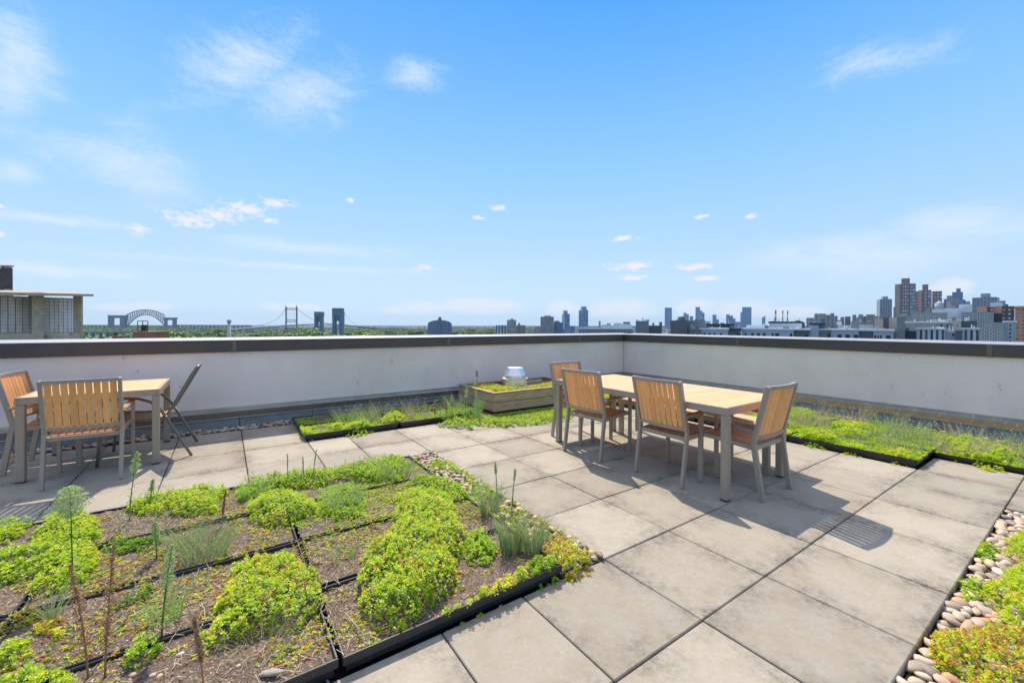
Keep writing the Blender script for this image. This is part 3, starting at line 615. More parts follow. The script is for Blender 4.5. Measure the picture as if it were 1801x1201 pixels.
def clump(kind,h,z0,poly,label,dens=2600,size=.0115,cat='sedum',parts=1):
    xs=[p[0] for p in poly]; ys_=[p[1] for p in poly]; m=.03; A=(max(xs)-min(xs)+2*m)*(max(ys_)-min(ys_)+2*m); n=int(A*dens)
    x=rng.uniform(min(xs)-m,max(xs)+m,n); y=rng.uniform(min(ys_)-m,max(ys_)+m,n)
    d=edged(x,y,poly)*np.where(inpoly(x,y,poly),1,-1)+(fbm(x*16,y*16)-.5)*.055
    k=d>0; x,y,d=x[k],y[k],d[k]; g=gz(x,y)
    if z0>.2: g=np.full(x.shape,z0)
    prof=1-np.exp(-d/ .045)
    z=g+.010+h*prof*(.72+.5*(fbm(x*11+3,y*11)-.2))+rng.uniform(-.010,.010,len(x))*min(1,h/.05)
    C=np.stack([x,y,z],-1); t=tintfor(kind,len(x),x,y)
    z+=(vnoise(x*38,y*38)-.5)*.03*min(1,h/.06); thin=(fbm(x*7+31,y*7+17)<.27)&(rng.random(len(x))<.5); C=np.stack([x,y,z],-1)[~thin]; x,y,z,t,g=x[~thin],y[~thin],z[~thin],t[~thin],g[~thin]
    L=size*rng.uniform(.65,1.15,len(x))*(.65+.75*fbm(x*6+3,y*6+71))
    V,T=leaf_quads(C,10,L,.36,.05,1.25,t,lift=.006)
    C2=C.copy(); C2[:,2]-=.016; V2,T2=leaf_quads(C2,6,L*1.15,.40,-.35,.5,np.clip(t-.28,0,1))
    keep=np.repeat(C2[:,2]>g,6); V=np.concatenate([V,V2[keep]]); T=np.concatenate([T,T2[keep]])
    # lower leaf layer below the canopy, tinted darker
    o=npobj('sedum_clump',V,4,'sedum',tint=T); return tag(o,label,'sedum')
LAB=["long lime sedum clump at the far edge of the big bed left of centre","fresh green sedum along the far rim of the big bed","rounded lime sedum mound straddling the middle tray joint","pale feathery sedum in the far middle of the big bed",
"largest mound of red tipped lime sedum in the big bed","lime sedum mound just beyond the largest mound","red speckled sedum mound left of the long tray divider","lime sedum at the left photo edge, far corner","wide lime sedum mat on the left of the big bed",
"dark green low sedum strip near the feathery grass","small lime sedum patch at the lower left photo edge","bright green sedum in the bottom left photo corner","small leafy green sedum clump by the brown stalks","low green sedum creeping along the left tray rim",
"yellow green sedum spilling over the near tray rim","pale rosette sedum at the near right tray corner","russet sedum sprawling from the pebble strip over the pavers","pale green sedum beside the blue grass at the strip","moss green sedum behind the largest mound","reddish sedum at the left tray crossing",
"small lime clump in the corner of the low tray by the parapet","bright lime clump at the front of the parapet bed","small lime clump behind the front one in the parapet bed","lime clump right of the joint in the parapet bed","green groundcover around the foot of the timber planter","bushy green growth left of the timber planter",
"lime patch beside the right end chair back","lime patch in the front tray behind the end chair","long lime patch in the middle of the right bed","yellow patch at the front corner of the right bed","small yellow patch on the front rim of the right bed","wide lime mat at the right photo edge under the parapet","",
"tall yellow lime sedum along the right photo edge","russet and yellow sedum in the lower right corner","leafy green sprig leaning over the right paver edge","smaller leafy sprig lower on the right paver edge"]
for (k,h,z0,poly),lab in zip(PATCH,LAB):
    if not lab: continue
    if 'near tray rim' in lab: poly=[(x,y+.045) for x,y in poly]
    if 'front of the parapet bed' in lab or 'small lime clump in the corner' in lab: poly=[(x,y+.10) for x,y in poly]
    if 'front tray behind' in lab or 'front rim' in lab or 'front corner of' in lab: poly=[(x+.12,y) for x,y in poly]
    far=max(p[1] for p in poly)>3.2 or min(p[0] for p in poly)>3.3
    if k=='G' and h==.05 and z0==.02: # sprigs: larger leaves
        clump(k,.07,z0,poly,lab,1500,.020); continue
    clump(k,h*(1.3 if not far else 1.25),z0,poly,lab,4600 if not far else 1300,.0112 if not far else .017)
clump('G',.06,.08,[(3.8,1.2),(4.5,1.5),(4.6,2.6),(4.9,3.6),(4.0,3.5),(3.85,2.4)],'green growth in the right bed seen under the long table',1000,.018)
clump('L',.05,.08,[(4.4,3.0),(5.1,3.3),(5.3,4.6),(4.5,4.6)],'lime growth in the parapet corner seen under the long table',900,.018)
pl=[(1.62,3.79),(2.15,3.79),(3.4,3.79),(3.4,4.3),(2.7,4.15),(2.6,4.05),(2.2,4.02),(2.1,4.2),(2.1,4.7),(1.63,4.8)]
clump('O',.05,.285,pl,'sprawling russet tipped green sedum filling the timber planter',1500,.015)
clump('L',.045,.285,pl,'lime sedum mat filling the timber planter around the vent',1300,.015)
# scattered rosettes over the open soil
def scatter(name,x0,x1,y0,y1,dens,kind,label,size=.010,thr=.5):
    n=int((x1-x0)*(y1-y0)*dens); x=rng.uniform(x0,x1,n); y=rng.uniform(y0,y1,n); k=fbm(x*5+11,y*5+23)>thr; x,y=x[k],y[k]
    g=gz(x,y); k=g>-.029; x,y,g=x[k],y[k],g[k]; t=tintfor(kind,len(x),x,y); C=np.stack([x,y,g+.006],-1)
    V,T=leaf_quads(C,8,size*rng.uniform(.6,1.3,len(x)),.36,.0,1.2,t); o=npobj(name,V,4,'sedum',tint=T); tag(o,label,'ground cover',kind='stuff')
scatter('ground_cover',-3.7,-.33,.02,2.3,2000,'O','scattered small sedum sprigs over the soil of the big bed',.010,.50)
scatter('ground_cover',-3.7,0,.02,2.4,1800,'D','low mossy growth between the mounds of the big bed',.008,.57)
scatter('ground_cover',-1.46,0,1.05,2.3,2400,'P','pale mixed growth at the far corner of the big bed',.010,.44)
scatter('ground_cover',-.9,-.02,1.2,2.4,1000,'G','green growth beside the pebble strip',.010,.48)
scatter('ground_cover',-1.05,1.2,3.72,4.8,3200,'P','low mixed growth in the bed under the left parapet',.013,.42)
scatter('ground_cover',1.25,3.6,3.09,3.70,2200,'G','green groundcover between the pavers and the timber planter',.016,.2)
scatter('ground_cover',3.72,5.45,-1.7,4.0,2400,'P','low lime growth in the bed under the right parapet',.015,.34)
scatter('ground_cover',3.72,5.45,-1.7,4.0,2200,'L','bright lime sprigs in the bed under the right parapet',.017,.42)
scatter('ground_cover',3.72,5.45,-1.7,4.0,500,'O','russet sprigs in the bed under the right parapet',.013,.5)
scatter('ground_cover',-.31,-.01,.3,2.42,1300,'G','green sprigs growing through the strip pebbles',.012,.5)
scatter('ground_cover',-.31,-.01,.02,1.0,1500,'O','russet sprigs among the strip pebbles',.011,.5)
# stone chips on the soil
def onrim(x,y):
    r=np.zeros(x.shape,bool)
    for a,b,c,d,_ in TR: r|=(x>a+.016)&(x<b-.016)&(y>c+.016)&(y<d-.016)
    return ~r
def chips(x0,x1,y0,y1,dens,size):
    n=int((x1-x0)*(y1-y0)*dens); x=rng.uniform(x0,x1,n); y=rng.uniform(y0,y1,n); g=gz(x,y); k=(g>0.03)&~onrim(x,y)&(gz(x-.02,y)>.03)&(gz(x+.02,y)>.03)&(gz(x,y-.02)>.03)&(gz(x,y+.02)>.03); x,y,g=x[k],y[k],g[k]; n=len(x)
    tv=np.array([(0,0,1),(1,0,-.3),(-.5,.87,-.3),(-.5,-.87,-.3)],float); v=np.repeat(tv[None],n,0)*rng.uniform(.5,1.3,(n,4,1))+rng.normal(0,.25,(n,4,3))
    s=size*rng.uniform(.5,1.6,(n,1,1)); a=rng.random(n)*6.28; c,sn=np.cos(a)[:,None],np.sin(a)[:,None]
    v=np.stack([v[...,0]*c-v[...,1]*sn,v[...,0]*sn+v[...,1]*c,v[...,2]*.6],-1)*s+np.stack([x,y,g+.001],-1)[:,None]
    t=np.clip(rng.normal(.45,.2,n),0,1); k=rng.random(n)<.02; t[k]=1
    o=npobj('soil_chips',v,4,'chips',tint=t,faces=[(0,1,2),(0,2,3),(0,3,1),(1,3,2)]); tag(o,'brown grey crushed aggregate over the tray soil','soil',kind='stuff')
chips(-3.7,-.33,0,2.3,15000,.0058)
def litter(x0,x1,y0,y1,n,L0):
    x=rng.uniform(x0,x1,n); y=rng.uniform(y0,y1,n); k=(fbm(x*3+61,y*3+5)>.42)&(gz(x,y)>.03); x,y=x[k],y[k]; n=len(x); g=gz(x,y)+.006+rng.random(n)*.012; a=rng.random(n)*6.28; l=L0*rng.uniform(.3,1.4,n); w=.0011
    d=np.stack([np.cos(a)*l,np.sin(a)*l,rng.normal(0,.15,n)*l],-1); s_=np.stack([-np.sin(a)*w,np.cos(a)*w,0*a],-1); c=np.stack([x,y,g],-1)
    tag(npobj('dry_litter',np.stack([c-d-s_,c-d+s_,c+d+s_,c+d-s_],1),4,'grass_dry'),'dry straw and leaf litter strewn over the tray soil','litter',kind='stuff')
litter(-3.6,-.34,.02,2.28,5200,.022)
chips(-1.05,1.2,3.7,4.8,2500,.007); chips(3.7,5.45,-1.75,4,2000,.008)
# ------------------------------------------------------------------ grasses and weeds
def blades(base,n,h,spread_,lean,w,mt,label,name='grass_tuft',heads=0,dry=.0,group=None,curve=1.0):
    x0,y0=base; z0=float(gz(np.array([x0]),np.array([y0]))[0]); S=5
    a=rng.random(n)*6.283; r=spread_*np.sqrt(rng.random(n)); bx=x0+r*np.cos(a); by=y0+r*np.sin(a); H=h*rng.uniform(.45,1.05,n)
    ld=a+rng.normal(0,.5,n); le=lean*rng.uniform(.3,1.4,n)*H; V=[]
    f=np.linspace(0,1,S)
    cx=bx[:,None]+np.cos(ld)[:,None]*le[:,None]*f**1.8; cy=by[:,None]+np.sin(ld)[:,None]*le[:,None]*f**1.8; cz=z0+H[:,None]*(f-.25*curve*f**3*(le/H)[:,None])
    sx=-np.sin(ld+1.2)[:,None]; sy=np.cos(ld+1.2)[:,None]; ww=(w/2)*(1-f**2*.85)[None]*rng.uniform(.7,1.2,n)[:,None]
    A=np.stack([cx-sx*ww,cy-sy*ww,cz],-1); B=np.stack([cx+sx*ww,cy+sy*ww,cz],-1); V=np.concatenate([A,B],1)
    fc=[(i,i+1,S+i+1,S+i) for i in range(S-1)]
    o=npobj(name,V,2*S,mt,faces=fc); tag(o,label,'grass',group)
    if heads:
        k=rng.choice(n,min(heads,n),False); C=np.stack([cx[k,-1],cy[k,-1],cz[k,-1]],-1)
        L=np.full(len(k),.011); V,T=leaf_quads(C,12,L,.28,-1.0,1.4,np.zeros(len(k)),jit=.6); c=npobj('seed_head',V,4,'grass_dry'); c.parent=o
    return o
GT=[((-1.93,1.22),150,.24,.10,.75,.0030,'grass','feathery blue green grass tuft in the middle of the left trays'),((-2.03,1.42),90,.20,.08,.8,.0028,'grass','looser blue green grass behind the feathery tuft'),
((-2.48,.97),34,.20,.03,.6,.0032,'grass','sparse blue grass tuft at the left tray crossing'),((-2.06,.68),34,.22,.05,.6,.0032,'grass_fresh','thin grass tuft by the green stalk in the left tray'),
((-1.14,1.45),110,.22,.12,.5,.0028,'grass','bluish grass tuft at the far middle of the big bed'),((-.63,1.80),110,.20,.12,.5,.0028,'grass','bluish grass tuft at the far right of the big bed'),
((-.33,.76),120,.24,.06,.55,.0030,'grass','leaning blue green grass beside the pebble strip'),((-.47,.29),190,.26,.055,.32,.0030,'grass','dense upright blue grass at the near right tray'),((-.37,.22),110,.24,.05,.35,.0030,'grass','second upright blue grass at the near tray corner'),
((-1.68,1.98),70,.16,.07,.5,.0028,'grass_fresh','fresh grass tuft in the lime sedum by the far rim'),((-.70,1.05),60,.17,.07,.5,.0028,'grass','short grass tuft left of the small black bracket'),((-1.15,.22),50,.16,.07,.5,.0026,'grass_fresh','thin grass sprouting through the largest sedum mound'),
((-1.62,.42),40,.17,.05,.5,.0026,'grass_dry','dry grass tuft by the long tray divider'),((-1.72,.25),70,.12,.10,1.2,.0022,'grass_dry','flattened straw coloured grass in the near left tray'),((-1.30,.75),40,.13,.06,.8,.0026,'grass','small grass tuft by the divider of the right row'),
((-1.55,.62),30,.14,.04,.7,.0026,'grass','small blue grass tuft on the red speckled mound')]
for b,n,h,s,l,w,m_,lab in GT: blades(b,int(n*1.7),h*1.05,s*1.1,l,w*1.15,m_,lab)
for b,n,h,s,m_,lab,hd in [((-.25,4.0),110,.26,.16,'grass','grey green grass with seed heads in the parapet bed, left clump',20),((-.05,4.15),110,.28,.18,'grass_dry','straw coloured grass in the middle of the parapet bed',26),((.45,4.05),130,.26,.2,'grass_dry','straw coloured grass left of the brown weed by the planter',20),
 ((.75,3.72),120,.24,.10,'grass_fresh','fresh green grass left of the timber planter',0),((1.12,3.66),190,.42,.14,'grass_fresh','tall fresh grass against the timber planter corner',24),((1.0,3.95),90,.36,.12,'grass_fresh','tall fresh grass behind the brown weed',14),((-.5,4.2),80,.22,.14,'grass','shaded grass near the block ledge',12)]:
    blades(b,n,h,s,.45,.004,m_,lab,heads=hd)
i=0
for x,y,h,n in [(4.75,.75,.30,130),(5.25,.35,.36,130),(4.15,-.2,.26,140),(4.10,-.42,.22,120),(4.45,-.5,.30,160),(5.4,-.65,.34,120),(4.3,.75,.24,110),(4.65,.5,.28,110),(5.3,.0,.34,120),(4.85,-1.0,.30,120),(4.55,-.15,.30,140),(4.9,-.3,.30,130),(5.2,-1.2,.34,100),(5.3,.8,.34,90),(4.55,-1.25,.24,90),(3.95,.1,.18,80)]:
    m_=['grass','grass_dry','grass','grass'][i%4]
    blades((x,y),int(n*.75),h*.85,.19,.45,.0042,m_,['blue green','straw toned','grey green','soft green'][i%4]+' grass in the right bed, '+['beside the end chair','under the bronze flashing at centre','at the front left rim','at the front corner','at the tray step','under the flashing near the photo edge','behind the first lime patch','left of the long lime patch','behind the long lime patch','on the wide lime mat','in the middle of the front trays','right of the middle','at the rear near the photo edge','at the rear beside the chair back','at the front of the lime mat','at the front rim by the chair leg'][i],heads=22); i+=1
def weed(x,y,h,pr,ph,kind,label,lean=(0,0),z=None,leaf=.045,nl=70):
    z0=float(gz(np.array([x]),np.array([y]))[0]) if z is None else z
    t=empty('tall_weed' if kind!='b' else 'dried_weed',(x,y,z0-.01),0,label,'weed')
    n=6; lean=(lean[0]+random.uniform(-.10,.10),lean[1]+random.uniform(-.10,.10)); pts=[(lean[0]*h*(k/n)**1.5,lean[1]*h*(k/n)**1.5,h*k/n) for k in range(n+1)]
    MB().tube(pts,[.0042-.0028*k/n for k in range(n+1)],6).obj('stem','stem_green' if kind!='b' else 'brown_stem',t,True)
    f=rng.uniform(.12,1,nl) if kind!='b' else rng.uniform(.3,.8,nl//3); N=len(f)
    C=np.stack([lean[0]*h*f**1.5,lean[1]*h*f**1.5,h*f],-1); az=rng.random(N)*6.28; el=rng.uniform(.1,1.0,N); L=leaf*rng.uniform(.5,1.1,N)*(1-.35*f)
    d=np.stack([np.cos(el)*np.cos(az),np.cos(el)*np.sin(az),np.sin(el)],-1); s=np.stack([-np.sin(az),np.cos(az),0*az],-1); w=.0028
    V=np.stack([C,C+d*L[:,None]*.5+s*w,C+d*L[:,None]-np.array([0,0,1])*L[:,None]*.15,C+d*L[:,None]*.5-s*w],1)
    npobj('leaf_spray',V,4,'weed_leaf' if kind!='b' else 'brown_plume',t)
    N=int(900*(pr/.05)) if kind!='b' else 430; q=rng.random(N); zz=h-ph+ph*1.05*q; rr=pr*np.sqrt(rng.random(N))*np.sin(np.pi*np.clip(.12+q*.86,0,1))**.7*(.45+1.1*vnoise(q*9+x*50,q*0+y*50)); a=rng.random(N)*6.28
    fz=zz/h; C=np.stack([lean[0]*h*fz**1.5+rr*np.cos(a),lean[1]*h*fz**1.5+rr*np.sin(a),zz],-1); d=rng.normal(0,1,(N,3)); d/=np.linalg.norm(d,axis=1)[:,None]; s=np.cross(d,rng.normal(0,1,(N,3))); s/=np.linalg.norm(s,axis=1)[:,None]
    l=.0075; w=.0022
    V=np.stack([C-d*l,C+s*w,C+d*l,C-s*w],1); npobj('plume',V,4,'weed_plume' if kind!='b' else 'brown_plume',t)
    return t
weed(-2.47,1.24,.50,.080,.14,'g','tallest green weed with wide feathery plume at the left of the big bed',(-.02,.02))
weed(-2.37,2.02,.46,.022,.14,'g','slender green weed in front of the wood slat chair leg')
weed(-2.06,.52,.38,.022,.16,'g','green weed stalk in the near left tray beside the leafy clump')
weed(-.20,.86,.36,.010,.08,'g','thin green stalk in the pebble strip, left of the pair',leaf=.022,nl=160)
weed(-.17,.72,.35,.010,.08,'g','thin green stalk in the pebble strip, right of the pair',leaf=.022,nl=160)
weed(-2.29,2.25,.20,.018,.08,'g','short green weed at the far rim by the lime clump')
weed(-2.16,1.35,.22,.02,.1,'g','short green weed left of the feathery grass')
weed(-2.262,.45,.43,.016,.34,'b','brown dried weed stalk at the lower left, left of the pair',(-.03,.02))
weed(-2.212,.42,.48,.017,.36,'b','taller brown dried weed stalk at the lower left, right of the pair',(.0,.02))
weed(-1.90,.07,.34,.013,.16,'b','short brown dried weed stalk near the bottom photo edge')
weed(-1.86,1.62,.24,.008,.16,'b','thin brown dried stem behind the feathery grass')
weed(.62,3.80,.26,.03,.2,'b','rust brown dried weed in the parapet bed, left of the pair')
weed(.82,3.84,.26,.022,.2,'b','taller rust brown dried weed in the parapet bed, right of the pair')
weed(.92,3.86,.30,.022,.12,'g','green plume weed behind the rust brown weed')
weed(1.10,3.80,.40,.026,.16,'g','green plume weed at the planter corner')
weed(1.22,3.62,.60,.020,.34,'g','yellow green tall weed rising before the planter end')
weed(1.78,4.62,.30,.02,.10,'b','dark dried weed sticking up from the planter rear',z=.29)
# loose things on the soil
def stone(x,y,s,lab,tv=.99):
    V,F=PT[random.randrange(6)]; me=bpy.data.meshes.new('loose_stone'); me.from_pydata((V*np.array([s*1.3,s,s*.7])).tolist(),[],F); me.shade_smooth(); me.materials.append(MAT['pebble'])
    a=me.attributes.new('tint','FLOAT','POINT'); a.data.foreach_set('value',np.full(len(V),tv,np.float32)); o=bpy.data.objects.new('loose_stone',me); COL.objects.link(o)
    o.location=(x,y,float(gz(np.array([x]),np.array([y]))[0])+s*.4); o.rotation_euler=(0,0,random.random()*6); tag(o,lab,'stone')

for x,y,s_,l in [(-2.129,.371,.016,'pale stone lying on the soil at the lower left, left of the pair'),(-2.067,.329,.014,'pale stone on the soil at the lower left, middle one'),(-2.044,.307,.015,'pale stone on the soil at the lower left, right of the pair'),(-1.988,.392,.016,'pale stone on the soil above the close pair of stones'),(-1.671,.20,.013,'pale stone on the soil near the long tray divider'),(-1.80,.2,.013,'pale stone beside the driftwood chip'),(-1.238,2.055,.022,'white round stone at the far middle of the big bed'),(-1.184,1.74,.014,'small white stone in the pale feathery sedum'),(-.717,3.60,.022,'pale pebble on the pavers at the front rim of the parapet bed tray')]: stone(x,y,s_*.68,l,random.uniform(.55,.95))
b=MB().tube([(-.045,0,0),(-.03,.004,.004),(0,0,.006),(.03,-.004,.004),(.05,0,0)],[.004,.013,.016,.012,.003],9).obj('driftwood','drift',None,True); b.location=(-1.70,.085,.065); b.rotation_euler=(0,0,-.35); b.scale=(1.0,1.0,.6); tag(b,'pale weathered wood chip lying on the soil at the bottom edge','wood chip')
b=MB().tube([(-1.39,.27,.066),(-1.38,.18,.072),(-1.36,.06,.07)],[.002,.003,.0015],6).obj('dry_twig','drift',None,True); tag(b,'thin bleached twig on the soil of the near right tray','twig')

for k in range(7):
    x=random.uniform(4.5,5.3); y=random.uniform(-1.5,2.6); blades((x,y),150,.24,.2,.5,.0045,random.choice(['grass','grass_dry','grass_fresh']),'fine mixed grass growing among the sedum of the right bed',heads=14,group='fine grass tufts in the right bed')
for k in range(7):
    x=random.uniform(-.8,1.1); y=random.uniform(3.9,4.7); blades((x,y),120,.2,.18,.5,.0042,random.choice(['grass','grass_dry','grass_fresh']),'fine mixed grass growing in the bed under the left parapet',heads=14,group='fine grass tufts under the left parapet')

for k in range(26):
    x=random.uniform(-3.2,-.4); y=random.uniform(.1,2.25)
    blades((x,y),random.randrange(5,14),random.uniform(.10,.26),.03,.35,.0022,random.choice(['grass','grass_dry','grass_fresh']),'a few thin blades of grass standing in the big bed',name='grass_sprig',group='thin grass sprigs in the big bed')
for k,(x,y) in enumerate([(-1.30,2.16),(-1.22,2.2),(-1.42,2.12)]):
    weed(x,y,.22+.03*k,.006,.10,'g',['slim green spike at the far rim, middle one','slim green spike at the far rim, right one','slim green spike at the far rim, left one'][k],leaf=.014,nl=90)
# ------------------------------------------------------------------ city beyond the parapets
GZ=-32.
mat('city_ground',(.14,.15,.12),.95,0,col2=(.06,.09,.05),scale=.02)
bpy_ground=MB().prism([(14000*math.cos(2*math.pi*k/48),14000*math.sin(2*math.pi*k/48)) for k in range(48)],GZ-1,GZ).obj('ground','city_ground'); tag(bpy_ground,kind='structure')
mat('c_dark',(.12,.135,.15),.7,0,var=.12,scale=.5); mat('c_mid',(.20,.22,.24),.7,0,var=.1,scale=.5); mat('c_light',(.38,.43,.50),.7,0,var=.07,scale=.5)
mat('c_white',(.72,.74,.76),.7,0,var=.08,scale=.8); mat('c_beige',(.50,.45,.36),.8,0,var=.1,scale=.5); mat('c_olive',(.30,.29,.24),.8,0,var=.1,scale=.5)
mat('c_grey',(.34,.335,.335),.8,0,var=.1,scale=.4); mat('c_black',(.035,.045,.065),.6,0,var=.2,scale=.5); mat('c_rim',(.60,.64,.68),.6); mat('c_glass',(.03,.04,.055),.15,0,var=.3,scale=2)
mat('c_frame',(.75,.76,.78),.6); mat('c_orange',(.62,.33,.22),.85,0,var=.1,scale=.4); mat('brick',(.36,.14,.085),.9,0,var=.25,scale=12); mat('darkbrick',(.10,.085,.08),.9,0,var=.5,scale=9)
mat('concrete',(.47,.37,.275),.9,0,var=.22,scale=3,bump=.2,bscale=20); mat('steel',(.12,.16,.21),.6,0,var=.1,scale=.1); mat('steel_lift',(.13,.20,.27),.6,0,var=.1,scale=.1); mat('stone_far',(.22,.22,.25),.9,0,var=.1,scale=.05)
mat('cage',(.04,.04,.045),.6,.3); mat('pole',(.45,.44,.44),.6,.2,var=.15,scale=6); mat('redstripe',(.45,.10,.07),.7)
mat('planks',(.95,.90,.88),.85,0,col2=(.50,.47,.47),scale=1.3,streak=(1,1,.35),island=.10)
facade('f_brick',(.21,.17,.185),(.46,.48,.52),3.0,5.8,.5,.5); facade('f_brick2',(.23,.165,.175),(.52,.53,.56),4,5.8,.5,.5)
facade('f_towergrey',(.27,.29,.34),(.13,.15,.20),3.4,3.1,.5,.5); facade('f_towerred',(.28,.25,.27),(.17,.17,.20),3.4,3.1,.5,.5)
facade('f_blue',(.14,.21,.34),(.08,.13,.23),4,3.3,.6,.6); facade('f_glass',(.17,.28,.44),(.10,.18,.31),5,4,.8,.7,.3,.12); facade('f_glass2',(.22,.32,.45),(.14,.22,.34),5,4,.7,.7,.3,.12)
facade('f_apt',(.33,.33,.35),(.13,.15,.18),3.6,3,.4,.5); facade('f_aptdark',(.17,.19,.22),(.08,.10,.13),3.6,3,.4,.5); facade('f_orange',(.55,.26,.17),(.22,.14,.13),2.2,2.3,.45,.4)
facade('f_darkred',(.13,.08,.085),(.42,.42,.44),2.6,3.0,.5,.4); facade('f_stripe',(.42,.46,.52),(.09,.12,.20),4.5,400,.5,1)
facade('f_house',(.42,.40,.38),(.10,.11,.12),3,3,.4,.45,var=.3); facade('f_stripe_front',(.55,.57,.62),(.05,.06,.09),.62,400,.45,1)
BN=[0]
def bld(px0,px1,py,dist,dep,m,label,name='apartment_building',cat='building',rot=0,base=None,wins=(),rim=None,par=None,top=(),front=0):
    "box seen between columns px0..px1 with its top at row py, dist metres ahead"
    cx,cy=at((px0+px1)/2,dist); az=math.atan2(cy-CY,cx-CX)-math.pi/2; r=az+R(rot)
    full=math.hypot(cx-CX,cy-CY); W=abs(px1-px0)/F_PX*dist*(dist/full) if False else np.hypot(*(np.array(at(px1,dist))-np.array(at(px0,dist))))*math.cos(math.atan(((px0+px1)/2-900.5)/F_PX))
    th=abs(R(rot)); w=(W-dep*math.sin(th))/math.cos(th); w=max(w,.2*W)
    zt=hz((px0+px1)/2,py,dist); b=GZ if base is None else hz((px0+px1)/2,base,dist)
    if par is None: o=empty(name,(cx,cy,b),r,label,cat); pr=o
    else: pr=par
    H=zt-b
    B=MB().box((-w/2,0,0),(w/2,dep,H))
    if par is None: wl=B.obj('wall',m,o)
    if rim:
        t_=.004*dist; MB().box((-w/2-t_/2,-t_/2,H+.003),(w/2+t_/2,dep+t_/2,H+.003+t_)).obj('roof_rim',rim,o)
    for (a,c,y0,y1,mm) in wins:
        f=(a+c)/2; u0=((a-(px0+px1)/2)/(px1-px0))*w; u1=((c-(px0+px1)/2)/(px1-px0))*w; z0=hz(f,y1,dist)-b; z1=hz(f,y0,dist)-b
        fo=.0006*dist; fr=fo*(1.5 if dist>140 else .9); MB().box((u0-fr,-fo,z0-fr),(u1+fr,.05,z1+fr)).obj('window_frame','c_frame' if mm=='g' else 'c_grey',o); c_=MB().box((u0,-fo*1.3,z0),(u1,-fo*1.02,z1)).obj('window','c_glass',o)
    if dist<100 and px1-px0>14 and par is None:
        for q in range(int((px1-px0)/9)):
            ux=random.uniform(-.45,.45)*w; sx=random.uniform(.25,.9); hh_=random.uniform(.3,.9); yy=random.uniform(.2,.8)*dep
            if random.random()<.45: MB().tube([(ux,yy,H-.02),(ux,yy,H+hh_*1.2)],.07,6).obj('vent_pipe','c_rim',o)
            else: MB().box((ux-sx/2,yy,H+.002),(ux+sx/2,yy+.6,H+hh_*.8),None,.03).obj('roof_unit',random.choice(['c_grey','c_mid','c_white']),o)
    for (a,c,y,mm,nm) in top:
        u0=((a-(px0+px1)/2)/(px1-px0))*w; u1=((c-(px0+px1)/2)/(px1-px0))*w; z1=hz((a+c)/2,y,dist)-b
        MB().box((u0,dep*.2,H+.002),(u1,dep*.7,z1)).obj(nm,mm,o)
    return pr
W2=lambda xs,y0,y1:[(x,x2,y0,y1,'g') for x,x2 in xs]
# left neighbour roof: tank house (25 m)
D=25
def P3(px,py,d): x,y=at(px,d); return Vector((x,y,hz(px,py,d)))
def pbox(m,a,c,y0,y1,d,dep):      # upright box between columns and rows, axis aligned to the view ray
    p=P3(a,y1,d); q=P3(c,y0,d); az=math.atan2((q-p).y,(q-p).x); L=math.hypot((q-p).x,(q-p).y)
    m.box((0,0,0),(L,dep,q.z-p.z),Matrix.Translation(p)@Matrix.Rotation(az,4,'Z')); return m
t=empty('tank_shelter',(0,0,0),0,'concrete roof shelter with canopy slab and four posts at the left photo edge','shelter')
pbox(MB(),56,73,514,602,D,.15).obj('post','concrete',t); pbox(MB(),128.5,142.5,516.5,602,D+1.2,.12).obj('post','concrete',t); pbox(MB(),50,56,514,602,D+4,.12).obj('post','concrete',t)
pbox(MB(),-40,56,587.5,601,D+.05,.4).obj('beam','concrete',t); pbox(MB(),73,128.5,588.5,601,D+.3,.4).obj('beam','concrete',t)
m=MB(); a,b_,c_,d_=P3(-45,512.5,D-2.0),P3(165,517.5,D+.5),P3(120,513.0,D+6.5),P3(-60,509,D+6.5); th=Vector((0,0,-.13)); th2=Vector((0,0,-.12))
m.add([a+th*1.6,b_+th,c_+th,d_+th,a,b_,c_,d_],[(0,3,2,1),(4,5,6,7),(0,1,5,4),(1,2,6,5),(2,3,7,6),(3,0,4,7)]); m.obj('canopy','concrete',t)
def tank(px,py0,py1,rpx,d,label):
    x,y=at(px,d); r=rpx/F_PX*d; z0=hz(px,py1,d); z1=hz(px,py0,d); H=z1-z0; t=empty('water_tank',(x,y,z0),0,label,'water tank')
    n=34; m=MB()
    for k in range(n):
        a0=2*math.pi*k/n+.01; a1=2*math.pi*(k+1)/n-.01; ss=[]
        v=[(r*math.cos(a)*q,r*math.sin(a)*q,z) for z in (.06,H) for q in (1,.96) for a in (a0,a1)]
        m.add(v,[(0,1,5,4),(2,6,7,3),(4,5,7,6),(0,4,6,2),(1,3,7,5),(0,2,3,1)])
    m.obj('plank_wall','planks',t)
    MB().lathe([(r*.75,0),(r*.94,.07),(r*.94,H-.05)],34).obj('lining','c_grey',t,True)
    for k in range(11):
        z=.12+(H-.2)*(k/10)**1.0; m=MB(); nn_=40; m.tube([((r+.02)*math.cos(2*math.pi*j/nn_),(r+.02)*math.sin(2*math.pi*j/nn_),z) for j in range(nn_+1)],.009,5,False); m.obj('hoop','c_mid',t)
tank(14,522,586.5,45,D+2.6,'round pale plank water tank at the left photo edge, left one'); tank(101,524.5,587,29.5,D+3.0,'round pale plank water tank between the two concrete posts')
t=empty('brick_chimney',(*at(8,D+6),GZ),0,'dark glazed brick chimney with flat cap above the shelter at the left edge','chimney')
def rel(o,m_obj): m_obj.parent=o; m_obj.matrix_parent_inverse=Matrix.Translation(-Vector(o.location))
